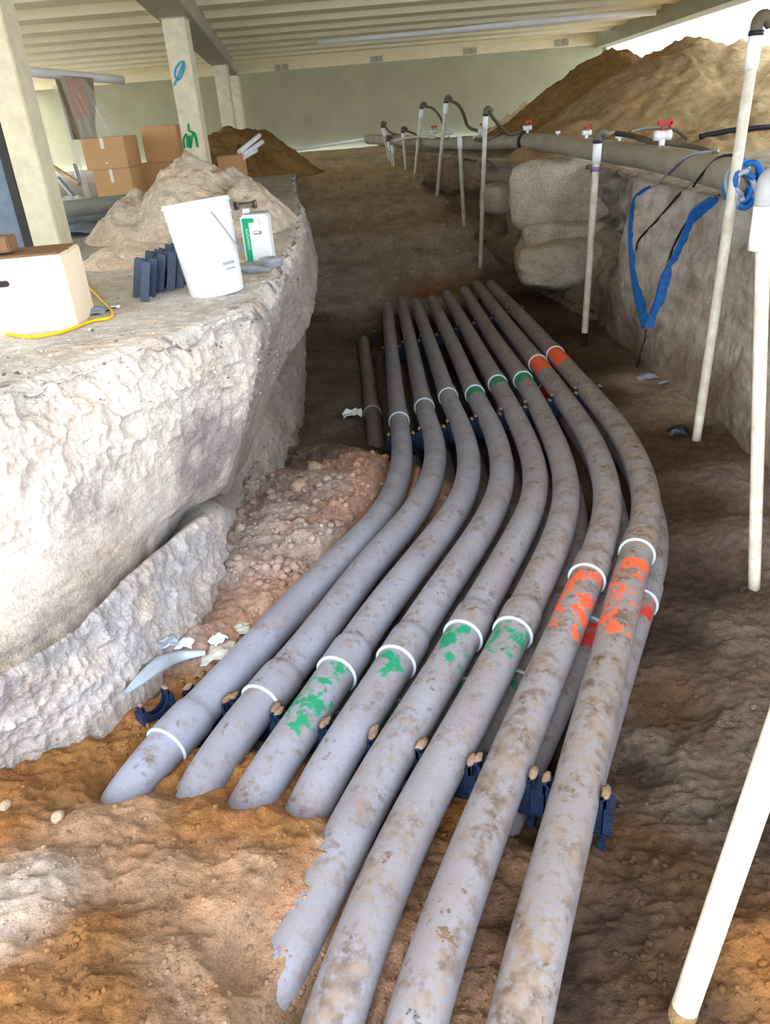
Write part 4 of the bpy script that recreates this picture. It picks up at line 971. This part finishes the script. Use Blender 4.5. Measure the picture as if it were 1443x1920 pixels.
# boxes at the back by the column
YB1 = 8.7
zb = W(210, 376, YB1)[2]; z_l = drop(W(210, 376, YB1)[0], YB1)
zt1 = W(200, 318, YB1)[2]; zt2 = W(190, 258, YB1)[2]
carton('cardboard_box', (180, 350), (249, 345), YB1, zt1-z_l, .55, -.0, 'lower left cardboard box of the stack by the sprayed column', tape=True, zb=z_l)
carton('cardboard_box', (157, 290), (236, 285), YB1, zt2-zt1-.004, .55, 0., 'upper left cardboard box with a white tape strip', tape=True, zb=zt1+.002)
carton('cardboard_box', (250, 345), (330, 340), YB1+.62, zt1-z_l, .5, 0., 'lower right cardboard box, mostly behind the sandy heap', zb=z_l)
carton('cardboard_box', (272, 290), (338, 284), YB1+.62, zt2-zt1+.06, .5, 0., 'upper right cardboard box directly left of the sprayed column', zb=zt1+.002, tape=False)
z_ = W(430, 292, 9.6)[2]; carton('cardboard_box', (408, 310), (453, 308), 9.6, z_-1.49, .4, 0., 'small cardboard box just right of the sandy heap top', zb=1.49)
# white pipe offcuts sticking out
for i, (p0_, p1_) in enumerate([((448,285), (486,254)), ((455,291), (492,266)), ((452,298), (480,282))]):
    stick('pipe_offcut', [W(*p0_, 9.8), W(*p1_, 10.3)], .026, M_whitesh, ['highest', 'middle', 'lowest'][i]+' of three white pipe offcuts poking out right of the small box', 'pipe', group='white offcuts by the small box')
# long grey pipes behind the near column
for i, (y0, y1, r) in enumerate([(392,380,.055), (408,400,.05), (428,418,.04)]):
    a_ = W(95, y0+6, 6.5); b_ = W(250, y1, 7.0); rr = r*1.3
    stick('stacked_pipe', [a_, b_], rr, plain('pipe_slate%d' % i, ['a2a49c', '8f989a', '9fb4c2'][i], .5), ['rearmost wide', 'middle', 'front thin pale'][i]+' grey pipe lying behind the near column', 'pipe', 16, group='long grey pipes on the ledge')
# dark folded sheet in the hollow
def crumple(name, c, size, mat, label, cat, seed, n=22, flat=.35, rz=0.):
    X, Y = np.meshgrid(np.linspace(-.5, .5, n), np.linspace(-.5, .5, n), indexing='ij'); q = np.stack([X, Y, 0*X+seed], -1)
    ox = .16*fbm(q+3, 3, 2); oy = .16*fbm(q+9, 3, 2)
    e_ = np.clip(1-(np.abs(X)**2.5+np.abs(Y)**2.5)*2.2, .25, 1)
    Z = flat*(billow(q, 2.6, 3)*.5+.35)*e_
    V = np.stack([(X+ox)*size[0], (Y+oy)*size[1], Z*size[2]], -1)
    o = mesh_np(name, V, grid_faces(n, n), mat, smooth=False); o.location = tuple(c); o.rotation_euler = (0, 0, rz)
    sd = o.modifiers.new('thick', 'SOLIDIFY'); sd.thickness = .002
    return tag(o, label, cat)
crumple('dark_tarp', on(165, 440)+E3(.05, 0, .0), (.55, .35, .35), M_navyp, 'dark blue grey crumpled sheet in the hollow between grey pipes and hump', 'sheet', 4)
crumple('plastic_bag', on(172, 588)+E3(0, 0, 0), (.14, .13, .10), M_film, 'crumpled clear plastic bag inside the loop of the yellow cord', 'bag', 7)
crumple('chalk_stone', on(216, 577)+E3(0, 0, 0), (.05, .035, .05), M_scrap, 'small white stone beside the bend of the yellow cord', 'stone', 9)
for i, (x, y, s) in enumerate([(150, 490, .12), (110, 350, .35), (140, 365, .35), (100, 340, .3)]):
    crumple('plastic_scrap', on(x, y) if i == 0 else (lambda q: E3(q[0], q[1], drop(q[0], q[1])-.01))(W(x, y+12, 9.9)), (s, s*.7, s*.9), [M_film, M_straw, M_scrap, M_clear][i],
            ['grey rubble clump behind the right corner of the near box', 'straw coloured wrapping heaped in the left opening', 'white wrapping scrap at the foot of the left opening', 'shiny film scrap heaped in the left opening, highest'][i], 'scrap', 11+i)
for i, (p0_, p1_) in enumerate([((110,335), (140,372)), ((122,372), (165,375)), ((95,310), (150,345)), ((140,310), (150,345))]):
    stick('timber_lath', [W(*p0_, 10.2), W(*p1_, 9.9)], .025, [M_film, M_scrap, M_straw, M_film][i], ['grey lath sloping down through the left debris', 'white lath lying flat at the foot of the left debris', 'straw lath lying across the left debris', 'short grey upright lath in the left debris'][i], 'lath')
# hanging clear sheet with orange cloth behind it
def hang(name, cs, mat, label, cat, n=30, amp=.06, seed=0, Yoff=0):
    tl, tr, br, bl = [W(x, y, Y) for x, y, Y in cs]; U_, V_ = np.meshgrid(np.linspace(0, 1, n), np.linspace(0, 1, n), indexing='ij')
    Pm = (tl*((1-U_)*(1-V_))[..., None]+tr*(U_*(1-V_))[..., None]+br*(U_*V_)[..., None]+bl*((1-U_)*V_)[..., None])
    Pm[..., 1] += amp*billow(np.stack([U_*6, V_*1.5, 0*U_+seed], -1), 1., 3)
    o = mesh_np(name, Pm, grid_faces(n, n), mat); return tag(o, label, cat)
hang('plastic_sheet', [(108,140,9.6), (160,148,9.9), (225,255,9.7), (150,262,9.4)], M_clear, 'clear plastic sheet hanging above the cardboard boxes', 'sheet', seed=2)
hang('plastic_sheet', [(98,160,8.2), (108,158,8.2), (172,378,8.1), (160,376,8.1)], M_clear, 'narrow rumpled clear strip hanging along the bright left opening', 'sheet', seed=5, amp=.04)
hang('orange_cloth', [(122,148,10.2), (152,150,10.2), (168,215,10.2), (140,225,10.2)], plain('rust_cloth', 'c06a3c', .9), 'rust orange cloth hanging behind the clear sheet', 'cloth', seed=3)
hang('grey_tarp', [(100,140,10.6), (175,146,10.6), (180,262,10.5), (135,262,10.5)], plain('tarp_brown', '8f8068', .9), 'brown grey tarpaulin hung at the left end of the back wall', 'tarpaulin', seed=8)
# yellow cord with blue plug
cp = [on(x, y)+E3(0, 0, .008) for x, y in [(-60,628),(0,628),(50,635),(90,632),(130,622),(175,605),(205,600),(212,590),(200,575),(178,552),(158,532),(143,516)]]+[on(150,535)+E3(0,0,.02), on(152,560)+E3(0,0,.015), on(147,583)+E3(0,0,.012)]
e = empty('extension_cord', (0, 0, 0)); tube('cable', smooth_path(catmull(cp, 220), 6), .0065, M_yellow, e, 10)
pp_ = cp[-1]; tube('plug', np.array([pp_, pp_+E3(-.006, -.012, .0), pp_+E3(-.014, -.03, 0), pp_+E3(-.022, -.055, .0)]), [.008, .014, .016, .013], M_bluep, e, 14)
tag(e, 'yellow extension cord with a blue plug looping around the near box', 'cord')

# ------------------------------------------------------------------ scraps and stones in the trench
def strip(name, pxs, ws, mat, label, cat, lift=.02):
    o = ribbon(name, pxs, ws, mat, None, lift, .004); return tag(o, label, cat)
strip('film_strip', [(232,1302),(262,1275),(300,1245),(340,1230),(385,1224)], [.012,.04,.055,.04,.02], M_film, 'long curled grey film strip at the foot of the chalky bank', 'scrap')
crumple('paper_scrap', on(310, 1210), (.09, .07, .11), M_film, 'left grey and white crumpled scrap at the bank foot', 'scrap', 21, rz=.5)
crumple('paper_scrap', on(347, 1210), (.065, .055, .12), M_scrap, 'middle white crumpled scrap at the bank foot', 'scrap', 22)
crumple('paper_scrap', on(408, 1203), (.065, .055, .13), M_scrap, 'right white folded scrap beside the clear film', 'scrap', 23, rz=1.)
crumple('plastic_scrap', on(408, 1225), (.12, .13, .10), M_clear, 'clear crumpled film piece under the right white scrap', 'scrap', 24)
crumple('plastic_scrap', on(448, 1180), (.08, .08, .06), M_clear, 'faint clear film piece closest to the leftmost conduit', 'scrap', 25)
crumple('paper_scrap', on(373, 1265), (.04, .05, .07), M_clump, 'small tan shard below the clear film', 'scrap', 26)
crumple('foam_piece', on(661, 782), (.16, .13, .30), M_scrap, 'bluish white foam lump left of the short separate conduit', 'lump', 31)
crumple('mud_lump', on(1272, 815), (.13, .10, .26), M_black, 'black wet lump on the right floor by the tallest well pipe foot', 'lump', 32)
crumple('paper_scrap', on(1215, 708), (.18, .12, .12), M_film, 'pale flat scrap under the sling at the bank foot', 'scrap', 33)
crumple('paper_scrap', on(1250, 718), (.14, .05, .10), M_film, 'thin pale scrap right of the flat one under the sling', 'scrap', 34)
tag(tube('wire_hoop', catmull([on(757,1490)+E3(0,0,.03), on(762,1502)+E3(0,0,.03), on(772,1502)+E3(0,0,.03), on(778,1492)+E3(0,0,.05)], 20), .003, M_rim, None, 6), 'small pale wire hoop between the fifth and sixth conduits', 'wire')

def clod_cloud(name, n, region, rmin, rmax, mat, label, cat, seed, colarr=True):
    """many small clods as one mesh, each a dented icosphere resting on the ground"""
    r_ = np.random.default_rng(seed); bm = bmesh.new(); bmesh.ops.create_icosphere(bm, subdivisions=1, radius=1)
    base = np.array([v.co[:] for v in bm.verts]); fc = np.array([[v.index for v in f.verts] for f in bm.faces]); bm.free()
    Vs = []; Fs = []; C = []; off = 0
    for _ in range(n):
        x, y, z, nrm, c = region(r_)
        if x is None: continue
        s = rmin*(rmax/rmin)**(r_.random()**2.2); a_ = r_.random()*6.28
        sc = s*np.array([1, r_.uniform(.65, 1), r_.uniform(.5, .85)]); v = base*(1+r_.uniform(-.22, .22, (len(base), 1)))*sc
        R_ = np.array([[math.cos(a_), -math.sin(a_), 0], [math.sin(a_), math.cos(a_), 0], [0, 0, 1]]); v = v @ R_.T+np.array([x, y, z+s*.12])
        Vs.append(v); Fs.append(fc+off); off += len(base); C.append(np.tile(np.r_[c*r_.uniform(.8, 1.25), 1], (len(base), 1)))
    o = mesh_np(name, np.vstack(Vs), np.vstack(Fs), mat, smooth=False, color=np.vstack(C)); return tag(o, label, cat, kind='stuff')
FCc = FC
def reg_floor(px0, px1, py0, py1):
    def f(r_):
        p, n = hit(r_.uniform(px0, px1), r_.uniform(py0, py1))
        if p[1] > 16 or p[1] < .4 or abs(n[2]) < .6 or p[0] < -2.2 or p[2] > 1.6 or (p[1] < 4.2 and p[2] > .60) or abs(p[2]-floor_z(p[0], p[1])) > .05: return None, 0, 0, 0, 0
        c = bilin(FCc, np.array(p[0]), np.array(p[1]))[:3]; return p[0], p[1], p[2], n, c
    return f
clod_cloud('soil_clods', 1300, reg_floor(0, 650, 1380, 1920), .002, .010, M_floor, 'loose orange and white soil crumbs over the near left of the trench floor', 'soil', 1)
clod_cloud('soil_clods', 900, reg_floor(420, 740, 850, 1100), .005, .036, M_floor, 'grey pink clods heaped between the leftmost conduit and the bank corner', 'soil', 2)
clod_cloud('soil_clods', 700, reg_floor(180, 520, 1080, 1420), .003, .012, M_floor, 'small clods along the foot of the chalky bank', 'soil', 3)
clod_cloud('soil_clods', 900, reg_floor(600, 960, 1450, 1920), .002, .009, M_floor, 'crumbs between the buried conduits', 'soil', 4)
clod_cloud('soil_clods', 900, reg_floor(1130, 1443, 700, 1900), .003, .016, M_floor, 'dark crumbs over the right side of the trench floor', 'soil', 5)
clod_cloud('soil_clods', 900, reg_floor(590, 1180, 330, 640), .012, .05, M_floor, 'dark crumbs on the ramp at the far end of the trench', 'soil', 6)
def reg_ledge(r_):
    p, n = hit(r_.uniform(0, 560), r_.uniform(480, 760)); return p[0], p[1], p[2], n, np.array([.6, .55, .5])*r_.choice([.35, .8, 1, 1.2])
clod_cloud('soil_clods', 500, reg_ledge, .003, .014, M_bankL, 'chalk crumbs on the edge of the left ledge', 'soil', 7)
# a few single stones that stand out
for i, (x, y, s, lab) in enumerate([(110, 1535, .020, 'round tan stone on the near left sand'), (210, 1502, .014, 'white pebble at the buried tip of the leftmost conduit'), (12, 1512, .018, 'tan stone at the left frame edge on the sand'),
        (590, 880, .045, 'pale clod at the top edge of the grey pink clods'), (560, 915, .05, 'chalky clod left of the pale one, beside the bank corner'), (1395, 625, .06, 'none')]):
    if lab == 'none': continue
    p, n = hit(x, y); bm = bmesh.new(); bmesh.ops.create_icosphere(bm, subdivisions=3, radius=s)
    for v in bm.verts:
        v.co *= 1+.25*float(fbm(np.array(v.co)+i, 30, 2)); v.co.z *= .75
    o = bm_obj('stone', bm, soil_mat('stone_%d' % i, 'c9b39c', 60, 220), smooth=True); o.location = (p[0], p[1], p[2]+s*.3); tag(o, lab, 'stone')
